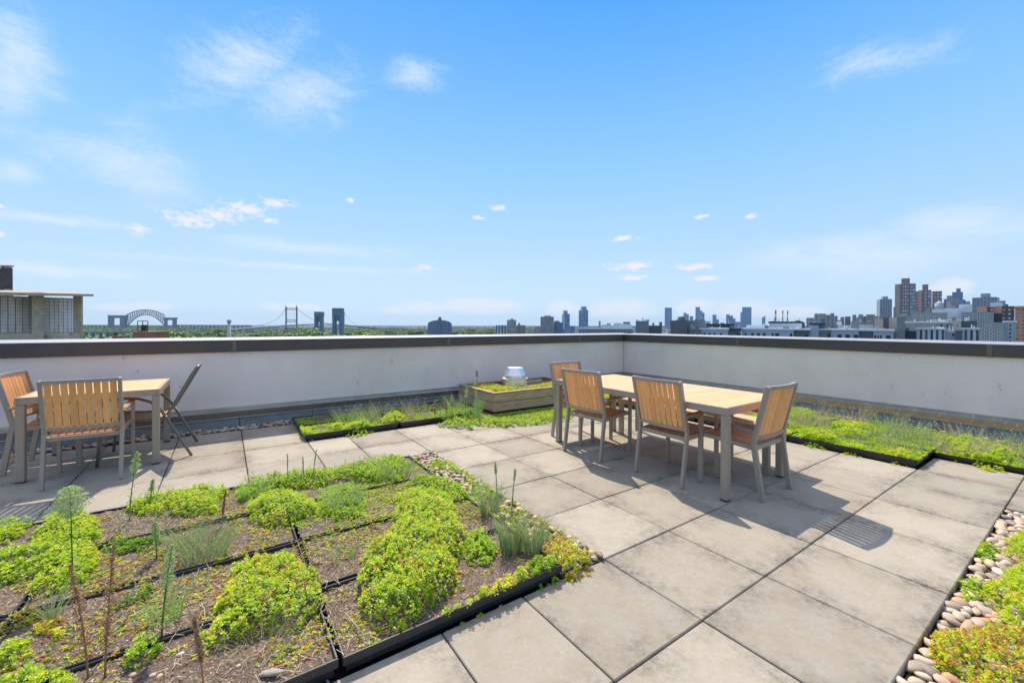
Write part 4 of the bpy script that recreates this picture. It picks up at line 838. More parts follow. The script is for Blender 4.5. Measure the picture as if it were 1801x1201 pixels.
rel(t,pbox(MB(),-60,19.5,471.5,601,D+7,.12).obj('stack','darkbrick')); rel(t,pbox(MB(),-60,17,466.5,468.5,D+6.8,.3).obj('cap','concrete')); rel(t,pbox(MB(),2,8,468.5,471.4,D+7.1,.5).obj('cap_support','concrete'))
rel(t,pbox(MB(),7,13,508,514,D+6.7,.25).obj('flood_light','c_grey'))
def cagechim(bx0,bx1,by,cx0,cx1,cy,d,label):
    t=empty('brick_chimney',(*at((bx0+bx1)/2,d),GZ),0,label,'chimney'); rel(t,pbox(MB(),bx0,bx1,by,603,d,(bx1-bx0)/F_PX*d).obj('stack','brick')); rel(t,pbox(MB(),bx0-.7,bx1+.7,by-1.3,by-.05,d-.02,(bx1-bx0)/F_PX*d+.04).obj('cap','concrete'))
    m=MB(); w=(cx1-cx0)/F_PX*d; r=.03 if cx1-cx0>12 else .035
    for off in (0,w):
        for px in (cx0,(cx0+cx1)/2,cx1):
            p=P3(px,by-1.2,d); q=P3(px,cy,d); v=Vector((p.x-CX,p.y-CY,0)).normalized()*(off+.1); m.bar(p+v,q+v,r,r)
        for py in (cy,(cy+by)/2-1,by-2):
            p=P3(cx0,py,d); q=P3(cx1,py,d); v=Vector((p.x-CX,p.y-CY,0)).normalized()*(off+.1); m.bar(p+v,q+v,r,r)
    rel(t,m.obj('cage','cage')); rel(t,pbox(MB(),cx0+(cx1-cx0)*.35,cx0+(cx1-cx0)*.72,cy+(by-cy)*.35,by-1.35,d+.25,.12).obj('flue','cage'))
cagechim(233,268,584,242,260,564.5,20,'orange brick chimney with black wire cage before the arch bridge'); cagechim(197,208,591.5,200,206.5,585.5,32,'small brick chimney with a little cage left of the larger one')
t=empty('vent_pole',(*at(403,22),-3),0,'weathered grey vent pipe rising behind the left parapet','pipe')
p=Vector((0,0,0)); zt=hz(403,562.5,22)+3; MB().tube([(0,0,0),(0,0,zt-.12)],.075,14).obj('pipe','pole',t,True); MB().tube([(0,0,zt-.12),(0,0,zt)],.10,14).obj('collar','pole',t,True)
# front row condominiums (about 70 m)
d=70
bld(1179,1207,563.5,d-1,9,'c_dark','dark slate stair tower block left of the condominiums',rot=0,top=[(1190,1192,561,'c_black','vent'),(1201,1204,561,'c_black','vent')])
bld(1207.2,1241,563.5,d,9,'c_mid','slate grey rooftop block right of the darker one',top=[(1222,1225,561.5,'c_black','vent'),(1233,1236,561.5,'c_black','vent')])
bld(1211.5,1231,579,d-3,3,'c_dark','low slate block in front of the rooftop blocks',wins=W2([(1224,1229)],585,592))
bld(1231.2,1280.5,580.2,d-3,10,'c_light','pale blue condominium storey with four window pairs left of the dark gap',wins=W2([(1236.5,1242),(1245.5,1250.5),(1254,1259),(1266,1270.5)],585.5,592.5),rim='c_rim')
bld(1242.5,1266,572.3,d+8,5,'c_dark','dark penthouse behind the pale condominium, left one',wins=W2([(1245,1247),(1248.5,1250.5),(1254,1257)],577,580.5),rim='c_black'); bld(1268,1290,572.3,d+8,5,'c_dark','dark penthouse behind the pale condominium, right one',wins=W2([(1273,1275.5)],576.5,580),rim='c_black')
bld(1280.7,1303,580.4,d-2,10,'c_dark','dark recessed condominium bay with beige wall patch',rim='c_black',wins=[(1295,1301,585,594,'b')])
bld(1303.2,1394.5,580.5,d-3,10,'c_light','long pale blue condominium front with paired dark windows',wins=W2([(1309,1313),(1320.5,1326),(1331,1336.5),(1341.5,1347),(1357,1361),(1363,1370.5),(1388,1392.5)],585.5,592.5),rim='c_rim',
    top=[(1311,1345,571.5,'c_white','penthouse'),(1345.5,1350.5,572,'steel_lift','roof_unit'),(1352.5,1409,568.3,'c_white','penthouse')][:2])
bld(1352.5,1410,568.3,d+8,7,'c_white','white rooftop penthouse with thin dark eave above the pale front',rim='c_black',top=[(1376,1379,566,'c_mid','roof_unit'),(1388,1391,565.5,'c_mid','roof_unit')])
bld(1410.2,1415.5,567,d+8,7,'c_dark','narrow dark fin beside the white penthouse')
bld(1394.7,1424,581,d-1.5,10,'c_dark','dark blue condominium bay right of the long pale front',rim='c_rim',wins=[(1415,1422,587,594.5,'b')])
bld(1424.2,1440,571.3,d-2,6,'c_light','pale blue stair tower between dark bays',rim='c_black'); bld(1440.2,1450,572,d+1,5,'c_dark','dark block behind the pale stair tower',rim='c_black')
bld(1433.5,1461.5,581,d-1,9,'c_mid','grey condominium bay with beige balcony niche',rim='c_rim',wins=[(1455,1461,587,594.5,'b')])
bld(1461.7,1510,581.5,d-3,10,'c_light','pale blue condominium front with three square window pairs',wins=W2([(1464,1465.5),(1472.5,1481),(1486.5,1495),(1501,1509.5)],588,595.5),rim='c_rim')
bld(1510.2,1536,582.3,d-1.5,9,'c_dark','dark slate bay between two pale fronts',rim='c_rim'); bld(1536.2,1571.5,582.5,d-3,10,'c_light','pale blue condominium front at the foot of the tall slate shaft',wins=W2([(1537.5,1542),(1543.5,1546.5),(1547.5,1551),(1558,1567)],589.5,597.5),rim='c_rim')
bld(1473,1497,572,d+9,5,'c_white','small white penthouse behind the three window front'); bld(1511,1536,570,d+9,5,'c_white','white penthouse left of the olive gable',rim='c_olive')
bld(1538,1553.3,560.5,d+4,4,'c_olive','olive grey gable block with round vent'); bld(1553.5,1563,558,d+4.5,4,'c_dark','dark slab between beige gables'); bld(1563.2,1577,558.5,d+4,4,'c_beige','beige gable wall beside the slate shaft')
bld(1577.2,1591.5,557.3,d-3.5,6,'c_mid','tall slate grey shaft rising from the parapet line')
bld(1591.7,1611.5,581.8,d-2.5,8,'c_black','blue black block right of the slate shaft')
bld(1591.7,1676,568,d+14,9,'c_grey','long grey block with white coping behind the striped fronts',wins=W2([(1593,1594),(1606,1607),(1653,1657.5),(1663.5,1668)],571,575.5),rim='c_white')
bld(1612,1661.5,580,d-2.5,9,'f_stripe_front','pale condominium front with vertical dark strips, left one',rim='c_rim'); bld(1661.7,1680,581.5,d-2,6,'c_light','pale recessed bay between striped fronts',wins=W2([(1674,1679.5)],586.5,590.5))
bld(1680.2,1692,580.3,d-3,8,'c_dark','narrow dark bay left of the second striped front'); bld(1692.2,1721,580,d-2.5,8,'f_stripe_front','pale condominium front with vertical dark strips, right one',rim='c_rim')
bld(1675,1690,563.5,d+6,6,'c_beige','beige stair block beside the dark blue block',wins=W2([(1682.5,1685)],571,574)); bld(1690.2,1718,564.4,d+7,7,'c_dark','dark blue stair block in the middle of the roofs')
# mid distance
def grid(x0,x1,nx,y0,y1,ny,w,h):
    return [(x0+(x1-x0)*i/max(nx-1,1)-w/2,x0+(x1-x0)*i/max(nx-1,1)+w/2,y0+(y1-y0)*j/max(ny-1,1)-h/2,y0+(y1-y0)*j/max(ny-1,1)+h/2,'g') for i in range(nx) for j in range(ny)]
bld(1718.3,1765,567,150,20,'c_grey','grey brick block with white framed windows at the right',wins=grid(1729,1756.5,3,580,600.5,4,3,2.8)+grid(1730,1741,2,572.5,572.5,1,3,2.5)); bld(1765.2,1787,567,150.5,20,'c_light','pale concrete block with one column of paired windows at the right edge',wins=grid(1777,1777,1,572,600,5,4,4),rim='c_white')
bld(1645,1690.5,562,170,14,'c_white','low white block with four dark windows',wins=W2([(1648,1650),(1652.5,1655),(1668.5,1671),(1673,1675.5)],563.5,566.5))
bld(1602,1665,550,210,25,'c_grey','grey block with two rows of small white framed windows below the brick towers',wins=grid(1608,1643.5,4,557,563,2,2.6,2.4)); bld(1690,1747,548.8,212,25,'c_grey','grey block with two rows of small white framed windows below the slab tower',wins=grid(1694.5,1734,4,555.5,561.5,2,3,2.8)); bld(1747.2,1762,551,213,20,'c_black','dark flank wall right of the windowed grey block')
bld(1639,1662,544,230,15,'c_white','white bulkhead carrying the wooden water tank'); bld(1661,1686,542.5,232,18,'c_white','large blank pale wall below the blue tower',top=[(1672,1680,537,'c_mid','roof_unit')]); bld(1686.3,1709,535,240,18,'c_white','tall blank pale wall left of the slab tower')
x,y=at(1651.5,225); r_=5.6/F_PX*225; z0=hz(1651,543.8,225); t=empty('water_tank',(x,y,z0),0,'round rooftop water tank with shallow conical roof before the brick towers','water tank')
H_=(543.8-533.5)/F_PX*225; MB().lathe([(r_,0),(r_,H_)],28).obj('drum','c_light',t,True); MB().lathe([(r_*1.06,H_+.01),(r_*.5,H_+.6),(.05,H_+1.0)],28).obj('roof','c_white',t,True); MB().tube([(0,0,H_+1),(0,0,H_+1.8)],.12,6).obj('finial','c_beige',t)
bld(1718,1735,539,300,30,'c_orange','orange sunlit brick wing right of the slab tower',wins=()); bld(1735.2,1748,540,299,20,'f_darkred','dark brick wing between orange wings'); bld(1748.2,1761,538.5,300,30,'c_orange','second orange brick wing beside the dark gable'); bld(1761.2,1784,538.5,298,25,'f_darkred','dark brick wing with pale balconies at the right',top=[(1767,1773,534.5,'c_dark','roof_unit')])
bld(1741,1763,532,330,14,'c_white','white rooftop bulkhead over the orange wings'); bld(1784.5,1830,541,260,30,'f_orange','orange brick apartment block cut by the right photo edge',rim='c_orange')
# brick towers
def octtower(px0,px1,py,dist,m,label,capx,capy,mcap='c_orange'):
    cx,cy=at((px0+px1)/2,dist); az=math.atan2(cy-CY,cx-CX)-math.pi/2; W=(px1-px0)/F_PX*dist/ (1/math.cos(math.atan(((px0+px1)/2-900.5)/F_PX)))*1.0
    t=empty('brick_tower',(cx,cy,GZ),az,label,'tower block'); H=hz((px0+px1)/2,py,dist)-GZ; c=W*.24; w=W/2; D_=W*.9
    poly=[(-w+c,0),(w-c,0),(w,c),(w,D_-c),(w-c,D_),(-w+c,D_),(-w,D_-c),(-w,c)]
    MB().prism(poly,0,H).obj('wall',m,t)
    u=[(q-(px0+px1)/2)/(px1-px0)*W for q in capx]; MB().box((u[0],D_*.3,H+.01),(u[1],D_*.65,hz((px0+px1)/2,capy,dist)-GZ)).obj('roof_house',mcap,t)
    for s_ in (-.18,.2): MB().box((s_*W-W*.045,-.5,0),(s_*W+W*.045,-.02,H-1)).obj('brick_pier','f_brickplain',t)
mat('f_brickplain',(.215,.16,.17),.9,0,var=.15,scale=.1); mat('c_capred',(.33,.20,.185),.9,0,var=.1,scale=.1)
octtower(1573,1610,499,700,'f_brick','tallest brick tower with faceted corners and red roof house',(1584.5,1599.5),489,'c_capred')
octtower(1615,1637.5,510,760,'f_brick2','second brick tower with red roof house right of the tallest',(1621.5,1632),500,'c_capred')
bld(1637,1659,512,780,30,'f_brick2','brick slab attached right of the second tower',rot=8,name='brick_tower'); bld(1609,1616.5,512,790,25,'f_brick','narrow brick wing between the two faceted towers',name='brick_tower')
bld(1544,1571.5,526,820,30,'f_towergrey','grey blue tower left of the tallest brick tower',rot=10,top=[(1552,1564,521,'c_grey','roof_house')],name='office_tower')
bld(1659.5,1664.5,526,900,20,'f_aptdark','dark sliver tower behind the brick slab',name='office_tower'); bld(1664.5,1676,520,950,25,'f_apt','pale tower left of the dark blue tower',name='office_tower'); bld(1675,1687,526,900,22,'f_apt','lower pale tower in front of the dark blue tower',name='office_tower')
bld(1674,1693,513.5,1500,45,'f_blue','dark blue stepped tower with square crown',top=[(1681,1689,507,'f_blue','crown')],name='office_tower'); bld(1693.2,1697.5,527,1510,30,'f_blue','lower shoulder of the dark blue stepped tower',name='office_tower')
bld(1706,1755,523,600,30,'f_towergrey','wide grey slab tower with round topped roof house',rot=-6,top=[(1722,1739,515.8,'c_grey','roof_house')],name='office_tower')
# apartment cluster and far rows
for a,b,y,dd,mm,l in [(1418,1432,559,420,'f_apt','low grey wing at the left of the pale apartment cluster'),(1432,1452,551.5,430,'f_apt','pale boxy apartment block with open rooftop frame'),(1452.2,1460,553.5,432,'f_apt','middle piece of the pale apartment cluster'),(1460.2,1467,550.7,434,'f_apt','taller piece of the pale apartment cluster'),(1467.2,1473,555.5,433,'f_apt','right end piece of the pale apartment cluster'),(1446,1449.5,560,428,'f_aptdark','narrow dark shaft before the pale apartment cluster'),
 (1473,1480,563,800,'f_apt','small pale block right of the apartment cluster'),(1478,1485,557.5,820,'f_towerred','dusky red block in the far right row, first'),(1486,1496,556.5,830,'f_towerred','dusky red block in the far right row, second'),(1499,1506,553.5,800,'f_towerred','narrow dusky block with stepped top in the far right row'),(1496.5,1511,565,400,'c_grey','plain grey block in front of the far right row'),(1509.5,1518,552.8,780,'f_apt','pale block in the far right row'),(1518.2,1523,556,790,'f_apt','short pale block in the far right row'),(1523.2,1539,553,760,'f_towerred','wide dusky block in the far right row'),(1506,1545,558,900,'f_apt','long pale row behind the far right blocks')]:
    bld(a,b,y,dd,dd*.03,mm,l)
for a,b,y,dd,mm,l in [(1697,1706,530,1000,'f_apt','pale narrow tower between the dark blue tower and the wide slab'),(1755,1768,529,1050,'f_towergrey','grey tower peeking out right of the wide slab'),(1600,1612,545,500,'f_apt','low pale block at the foot of the tallest tower'),(1571,1576,540,640,'f_towerred','dusky sliver left of the tallest tower'),(1536,1545,556,700,'f_apt','pale block left of the grey blue tower'),(1628,1642,541,420,'f_apt','pale mid rise below the second tower'),(1664,1672,531,520,'c_beige','beige stair tower behind the white walls'),(1576,1604,556,330,'f_apt','pale wide mid rise behind the slate shaft')]:
    bld(a,b,y,dd,dd*.03,mm,l)
# Manhattan-like glass towers far off
for a,b,y,dd,l in [(1169,1181.5,541,3000,'lone slim blue glass tower left of the slate rooftop block'),(1192,1199.5,557,3600,'short pale far tower right of the lone slim one'),(1202,1207,550,3500,'pale far tower with a shoulder'),(1207,1211.5,552.5,3510,'shoulder of the pale far tower'),(1213,1219,556,3700,'faint stepped far tower'),(1223,1231,540,3300,'tall blue far tower with notched top'),(1231.2,1235,546,3320,'middle step of the notched blue tower'),(1235,1239,550,3340,'right step of the notched blue tower'),
 (1253,1260,553.5,3400,'blue far tower left of centre cluster'),(1260,1264.5,562,3410,'lower step beside the blue far tower'),(1277,1283,553,3400,'blue far tower with twin steps, taller part'),(1283,1289,555,3410,'blue far tower with twin steps, middle part'),(1289,1293.5,560,3420,'blue far tower with twin steps, right part'),(1305,1321.5,540,3100,'widest tall blue glass tower in the far cluster'),(1302,1305,549,3110,'left shoulder of the widest blue tower'),(1340,1344,558,3400,'small far tower beside the roof dishes, left piece'),(1343,1346,556,3400,'small far tower beside the roof dishes, right piece'),(1242,1248,565,3800,'low far block behind the dark penthouse'),(1267,1274,567.5,3800,'low far block in the middle of the glass skyline'),(1293,1302,566,3800,'low far block left of the widest tower')]:
    bld(a,b,y,dd,dd*.012,'f_glass' if b-a>5.2 else 'f_glass2',l,name='glass_tower',cat='skyscraper')
for px,y0 in ((1364,545.5),(1376.5,546),(1385,546.5)):
    x,y=at(px,1500); t=empty('smokestack',(x,y,GZ),0,{1364:'thickest red and white smokestack, leftmost of three',1376.5:'slim striped smokestack in the middle of three',1385:'slim striped smokestack, rightmost of three'}[px],'smokestack','striped power plant smokestacks'); H=hz(px,y0,1500)-GZ; r=2.6 if px==1364 else 1.9
    for k in range(5): MB().lathe([(r,H*(.3+.14*k)),(r,H*(.3+.14*(k+1))-.05)],12).obj('band','redstripe' if k%2==0 else 'c_white',t)
    MB().lathe([(r*1.15,0),(r,H*.3-.05)],12).obj('shaft','c_grey',t)
# centre skyline
d=1
bld(1021,1038,545,1100,28,'f_glass','tall dark blue glass tower standing alone right of the centre towers',rot=22,top=[(1023.5,1035.5,539,'f_glass2','crown')],name='glass_tower',cat='skyscraper'); bld(990.5,1004.5,552,1150,25,'f_glass','slim blue glass tower with set back crown',rot=18,top=[(991,1000,546,'f_glass2','crown')],name='glass_tower',cat='skyscraper')
bld(950.5,974,557,700,26,'f_towerred','broad dusky rose apartment tower at the centre',top=[(957,969,555,'c_grey','roof_house')]); bld(974.2,990,567,720,22,'f_blue','dark teal block with flat dish on the roof',top=[(975,984,564,'c_grey','roof_dish')]); bld(1003,1011,573,900,20,'f_blue','small blue block right of the slim tower')
bld(872,892,572,620,20,'f_stripe','white and blue striped apartment slab'); bld(891.5,908,562.5,640,18,'f_apt','pale apartment tower with roof house left of centre',top=[(898,902.5,560,'c_grey','roof_house')]); bld(908.5,924,572,660,18,'f_towerred','low dusky block with thin roof stack',top=[(911,915,568,'c_grey','roof_house')]); bld(892,905,578.5,500,18,'f_towerred','low rose brick block before the pale tower')
bld(940,950.3,574,760,18,'f_apt','small pale block left of the rose tower')
bld(1018,1112,579,120,4,'c_mid','long low grey block with pale windows behind the parapet corner',wins=W2([(1020,1023),(1024.5,1027.5),(1029,1032),(1034,1037),(1053,1057),(1059,1062),(1063.5,1066.5),(1085,1089),(1091,1094.5),(1096,1100)],583,588.5),rim='c_rim')
bld(1053,1056.5,564.5,125,2,'c_mid','slim grey rooftop shaft near the parapet corner',name='roof_shaft'); bld(1058,1075,571,128,6,'c_white','small white rooftop room left of the parapet corner',top=[(1067,1074,568.5,'c_olive','roof_unit')]); bld(1078.5,1110,569.5,128,7,'c_white','white rooftop room with dark garden boxes and flat dish',top=[(1081,1092,568.3,'c_olive','roof_unit'),(1096,1108,566,'c_dark','roof_dish')])
bld(1118,1141,564.5,80,8,'c_mid','slate rooftop block with small antenna at the parapet corner',top=[(1130,1131.5,559,'c_dark','antenna')]); bld(1141.2,1164,572.4,80.5,8,'c_dark','lower dark rooftop block right of the parapet corner')
# domed building
def domed():
    dist=760; cx,cy=at(773.5,dist); az=math.atan2(cy-CY,cx-CX)-math.pi/2; W=43/F_PX*dist*.985; t=empty('domed_hall',(cx,cy,GZ),az,'blue grey hall with shallow domed roof and small cupola','building')
    H=hz(773,570,dist)-GZ; w=W/2; n=14; Z=[(-w*1.0,H*.0),(-w*1.0,H*.55)]
    top=hz(773,562.8,dist)-GZ; pts=[(-w*.97,0),(-w,H*.6),(-w*.98,H)]+[(w*.98*math.sin(a),H+(top-H)*math.cos(a)) for a in [(-1+2*k/n)*math.pi/2 for k in range(1,n)]]+[(w*.98,H),(w,H*.6),(w*.97,0)]
    m=MB(); k=len(pts); m.add([(x,0,z) for x,z in pts]+[(x,34,z) for x,z in pts],[tuple(range(k)),tuple(range(2*k-1,k-1,-1))]+[(i,i+k,(i+1)%k+k,(i+1)%k) for i in range(k)]); m.obj('wall','f_dome',t)
    c=hz(773,557,dist)-GZ; MB().lathe([(3,top-1),(3,c-1.5),(1.5,c)],12,(0,8,0)).obj('cupola','f_dome',t)
facade('f_dome',(.13,.19,.27),(.08,.12,.18),2.2,400,.4,1); domed()
# arch bridge
def archbridge():
    d=2200
    t=empty('arch_bridge',(*at(250,d),GZ),0,'steel truss arch railway bridge between two masonry towers','bridge')
    def lay(pts_px,r,dd=0): return [P3(a,b,d+dd) for a,b in pts_px]
    for dd in (0,24):
        m=MB(); up_=[];lo=[]; n=18
        for k in range(n+1):
            f=k/n; px=222+68*f; xx=2*f-1; up_.append((px,545.2+9.5*abs(xx)**2.2)); lo.append((px,553+24*abs(xx)**2.0*(1 if f<.5 else .85)))
        U=lay(up_,0,dd); Lw=lay(lo,0,dd); m.tube(U,2.6,5); m.tube(Lw,2.6,5)
        for k in range(n+1): m.bar(U[k],Lw[k],2,2)
        for k in range(n): m.bar(U[k],Lw[k+1],1.8,1.8) if k>=n/2 else m.bar(Lw[k],U[k+1],1.8,1.8)
        rel(t,m.obj('arch_truss','steel'))
    for (a,c,y0,b0,b1,ya,yb,lab) in ((189.5,221.5,554.5,198.5,210.5,559.5,572,0),(288,309,558.5,292.5,303,563,572,1)):
        m=MB(); dep=9
        pbox(m,a,b0,ya,592,d-4,dep); pbox(m,b1,c,ya,592,d-4,dep); pbox(m,a,c,y0+1.3,ya,d-4,dep); pbox(m,a-1,c+1,y0,y0+1.25,d-6,dep+4); pbox(m,b0,b1,yb,592,d-4,dep)
        pbox(m,a+1.5,a+3.5,ya+1,590,d-7,2.9); pbox(m,c-4,c-2,ya+1,590,d-7,2.9)
        o=m.obj('masonry_tower','stone_far'); rel(t,o)
    for a,c in ((143,189.3),(309.2,440)):
        m=pbox(MB(),a,c,571.7,573.6,d,12)
        for px in range(int(a)+3,int(c),7): pbox(m,px,px+1.6,573.7,592,d+2,8)
        rel(t,m.obj('approach_viaduct','stone_far'))
    m=pbox(MB(),221.6,287.9,573,574.6,d,14); rel(t,m.obj('deck','steel'))
archbridge()
t=empty('viaduct',(*at(200,900),GZ),0,'low blue grey road viaduct in front of the arch bridge','viaduct'); 
m=pbox(MB(),120,330,583.6,585.6,900,10)
for px in range(122,330,13): pbox(m,px,px+2,585.7,600,902,5)
rel(t,m.obj('deck','steel_lift'))
# suspension bridge
def susp():
    d=1600; t=empty('suspension_bridge',(*at(511,d),GZ),0,'steel suspension bridge with braced tower and long low deck','bridge')
    def tower(x0,x1,top,bars,lw):
        m=MB()
        for x in (x0,x1): pbox(m,x-lw/2,x+lw/2,top+3,592,d,5); m.bar(P3(x,top+3,d),P3(x,top,d),1.6,1.6)
        for (y0,y1) in bars: 
            pbox(m,x0,x1,y0,y0+.6,d+1,3); pbox(m,x0,x1,y1-.6,y1,d+1,3)
            for k in range(4):
                a=x0+(x1-x0)*k/4; b=x0+(x1-x0)*(k+1)/4; m.bar(P3(a,y0,d+1),P3(b,y1,d+1),.9,.9); m.bar(P3(a,y1,d+1),P3(b,y0,d+1),.9,.9)
        for k in range(1,5):
            a=x0+(x1-x0)*k/5; m.bar(P3(a,bars[0][1],d+1),P3(a,bars[1][0],d+1),.5,.5)
        rel(t,m.obj('tower','steel'))
    tower(502.5,521.3,536.5,[(541.6,545),(562,567),(577,580.5)],1.7)
    m=MB(); 
    for px in (604.6,): pbox(m,px-.6,px+.6,548,592,d+1500,9)
    rel(t,m.obj('far_tower','steel'))
    m=MB(); deck=[(405,579.5),(440,576.5),(480,573.5),(511,571.2),(545,569.6),(575,569.2),(605,571),(640,574.8),(665,577)]
    for (a,b),(c,e) in zip(deck[:-1],deck[1:]):
        p,q=P3(a,b+1,d+ (a-511)*3),P3(c,e+1,d+(c-511)*3); m.bar(p,q,20,4.2)
        for k in range(5): 
            w=p.lerp(q,k/5); m.bar(w+Vector((0,0,2)),w+Vector((0,0,6.5)),.7,.7)
    rel(t,m.obj('deck','steel'))
    m=MB()
    def cab(pts):
        m.tube([P3(a,b,d+(a-511)*3) for a,b in pts],.75,4)
    cab([(430,575.5),(460,571.5),(480,567),(496,560),(502.5,540.5)][0:1]+[(445,574),(470,569),(486,562),(496,553),(502.5,541)]); cab([(521,541),(535,553),(550,562),(565,567),(578,568)])
    cab([(605,549),(612,559),(620,567),(628,572)])
    rel(t,m.obj('main_cable','steel'))
susp()
def lift(x0,x1,top,wy,d,lw,lab):
    t=empty('lift_tower',(*at((x0+x1)/2,d),GZ),0,lab,'bridge tower'); 
    for a in (x0,x1-lw): rel(t,pbox(MB(),a,a+lw,wy-9,600,d,7).obj('leg','steel_lift'))
    rel(t,pbox(MB(),x0-.3,x1+.3,top,wy-9.1,d-.5,8).obj('head','steel_lift')); rel(t,pbox(MB(),x0+lw-.6,x1-lw+.6,wy-9.2,wy,d+1,4).obj('counterweight','steel')); rel(t,pbox(MB(),x0+lw,x1-lw,574,575.3,d+2,3).obj('cross_beam','steel_lift'))
    m=MB(); 
    for a in (x0+lw+.8,x1-lw-.8): m.bar(P3(a,wy,d+2),P3(a,575,d+2),.35,.35)
    rel(t,m.obj('lift_cable','steel'))
lift(552.6,566,548.3,566.3,640,4,'shorter blue grey lift bridge tower, left of the pair'); lift(584.2,600.8,541.8,564.8,560,4.6,'taller blue grey lift bridge tower, right of the pair')
# far ridge of trees and roofs
def ridge():
    n=60; m=MB(); v=[]; f=[]; pts=[]
    for k in range(n+1):
        px=-400+ (2600)*k/n; d=7000; x,y=at(px,d); h=hz(px,574.0-1.2*float(fbm(k*.7,3)),d); v+=[(x,y,GZ),(x,y,h),(x+900*fw[0],y+900*fw[1],h)]
    for k in range(n): f+=[(3*k,3*k+3,3*k+4,3*k+1),(3*k+1,3*k+4,3*k+5,3*k+2)]
    tag(m.add(v,f).obj('hills','hills'),kind='structure')
mat('hills',(.06,.09,.06),.95,0,var=.3,scale=.004); ridge()
V=[];F_=[]
m1=MB(); m2=MB(); m3=MB()
for i in range(620):
    px=random.uniform(640,1230) if i<430 else random.uniform(300,1500); d=random.uniform(1100,5200); x,y=at(px,d); z=hz(px,572+ (5 if px<750 else 3)+random.uniform(0,2.5)+ (0 if d>2500 else 3),d); w=random.uniform(6,22); 
    if z<GZ+3: z=GZ+random.uniform(5,11)
    M_=Matrix.Translation((x,y,0))@Matrix.Rotation(YAW-math.pi/2+random.uniform(-.4,.4),4,'Z'); random.choice((m1,m1,m2,m3)).box((-w/2,-w/3,GZ),(w/2,w/3,z),M_)
for m_,k in ((m1,'f_house'),(m2,'c_beige'),(m3,'brick')): tag(m_.obj('distant_rooftops',k),'mass of small far houses along the horizon, %s'%{'f_house':'grey walls','c_beige':'beige walls','brick':'brick walls'}[k],'houses',kind='stuff')
# trees
def make_tree(seed,r,h):
    rg=np.random.default_rng(seed); t=empty('broadleaf_tree',(0,0,0)); m=MB(); m.tube([(0,0,0),(.1,0,h*.25),(0,.1,h*.5),(.1,.1,h*.8)],[r*.07,r*.055,r*.04,r*.015],7)
    nb=16; C=[]
    for k in range(nb):
        a=rg.random()*6.28; q=rg.uniform(.1,.72)*r; zz=h*rg.uniform(.38,.86); q*=1-.5*max(0,(zz/h-.6)/.3); p=(q*math.cos(a),q*math.sin(a),zz); m.tube([(0,0,h*.32),(p[0]*.5,p[1]*.5,zz*.8),p],[r*.03,r*.02,r*.008],5); C.append((*p,r*rg.uniform(.26,.42)))
    m.obj('trunk','bark',t); V=[];T=[]
    for (x,y,z,s) in C:
        n=85; d=rg.normal(0,1,(n,3)); d/=np.linalg.norm(d,axis=1)[:,None]; rad=s*rg.uniform(.55,1.1,(n,1)); c=np.array([x,y,z])+d*rad*np.array([1,1,.75])
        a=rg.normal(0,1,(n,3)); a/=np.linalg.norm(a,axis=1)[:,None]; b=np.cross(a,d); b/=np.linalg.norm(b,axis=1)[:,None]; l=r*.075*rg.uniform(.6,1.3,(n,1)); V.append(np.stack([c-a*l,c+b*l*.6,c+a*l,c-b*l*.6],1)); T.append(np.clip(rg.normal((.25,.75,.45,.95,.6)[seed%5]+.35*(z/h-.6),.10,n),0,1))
    npobj('crown',np.concatenate(V),4,'treeleaf',t,tint=np.concatenate(T)); return t
protos_t=[make_tree(s,r,h) for s,r,h in ((1,6,13),(2,7,12),(3,5,14),(4,8,13),(5,6,11))]
used=[0]*5; first=True
def puttree(px,py,d,label,group,k=None,sx=1):
    k=random.randrange(5) if k is None else k; x,y=at(px,d); top=hz(px,py,d); H=(13,12,14,13,11)[k]*.98; s=(top-GZ)/H
    if s>3: s=3
    p=protos_t[k]; sc=(s*sx,s*sx,s)
    if not used[k]:
        used[k]=1; p.location=(x,y,top-H*s); p.scale=sc; p['label']=label; p['category']='tree'; p['group']=group
    else:
        o=dup(p,(x,y,top-H*s),random.random()*6,label,group,sc)
g='trees in the park beyond the left parapet'
L_=sorted([(px,py,d) for px,py,d in [(232,588,330),(222,592,300),(245,586,420),(275,580,520),(262,584,460),(292,583,480),(305,586,420),(320,583,560),(285,591,300),(310,592,290),(330,589,340),(340,593,300),(352,585,600),(365,583,640),(378,580,700),(390,586,500),(372,590,380),(415,588,430),(430,585,560),(445,588,500),(460,586,560),(475,590,400),(490,586,600),(500,584,620),(530,580,520),(541,577,560),(548,583,430),(520,586,480),(512,588,420),(575,583,700),(590,587,520),(612,584,800),(630,583,850),(642,581,620),(650,580,560),(655,583,500),(668,584,640),(680,582,900),(695,584,800),(710,583,900),(725,582,1000),(740,583,1000),(800,584,900),(815,582,1100),(830,585,900),(845,583,1100),(860,584,1000),(640,586,480),(665,588,420),(165,593,260),(180,592,280),(190,594,250),(150,595,250),(100,594,300),(60,596,280),(700,588,600),(560,590,380),(600,592,380)]],key=lambda a:a[0])
for i,(px,py,d) in enumerate(L_):
    where='below the arch bridge' if px<330 else 'between the arch bridge and the suspension tower' if px<500 else 'around the lift bridge towers' if px<630 else 'left of the domed hall' if px<750 else 'right of the domed hall'
    puttree(px,py-2,d,'round green tree in the far treeline %s'%where,'trees in the far treeline %s'%where,sx=1.6)
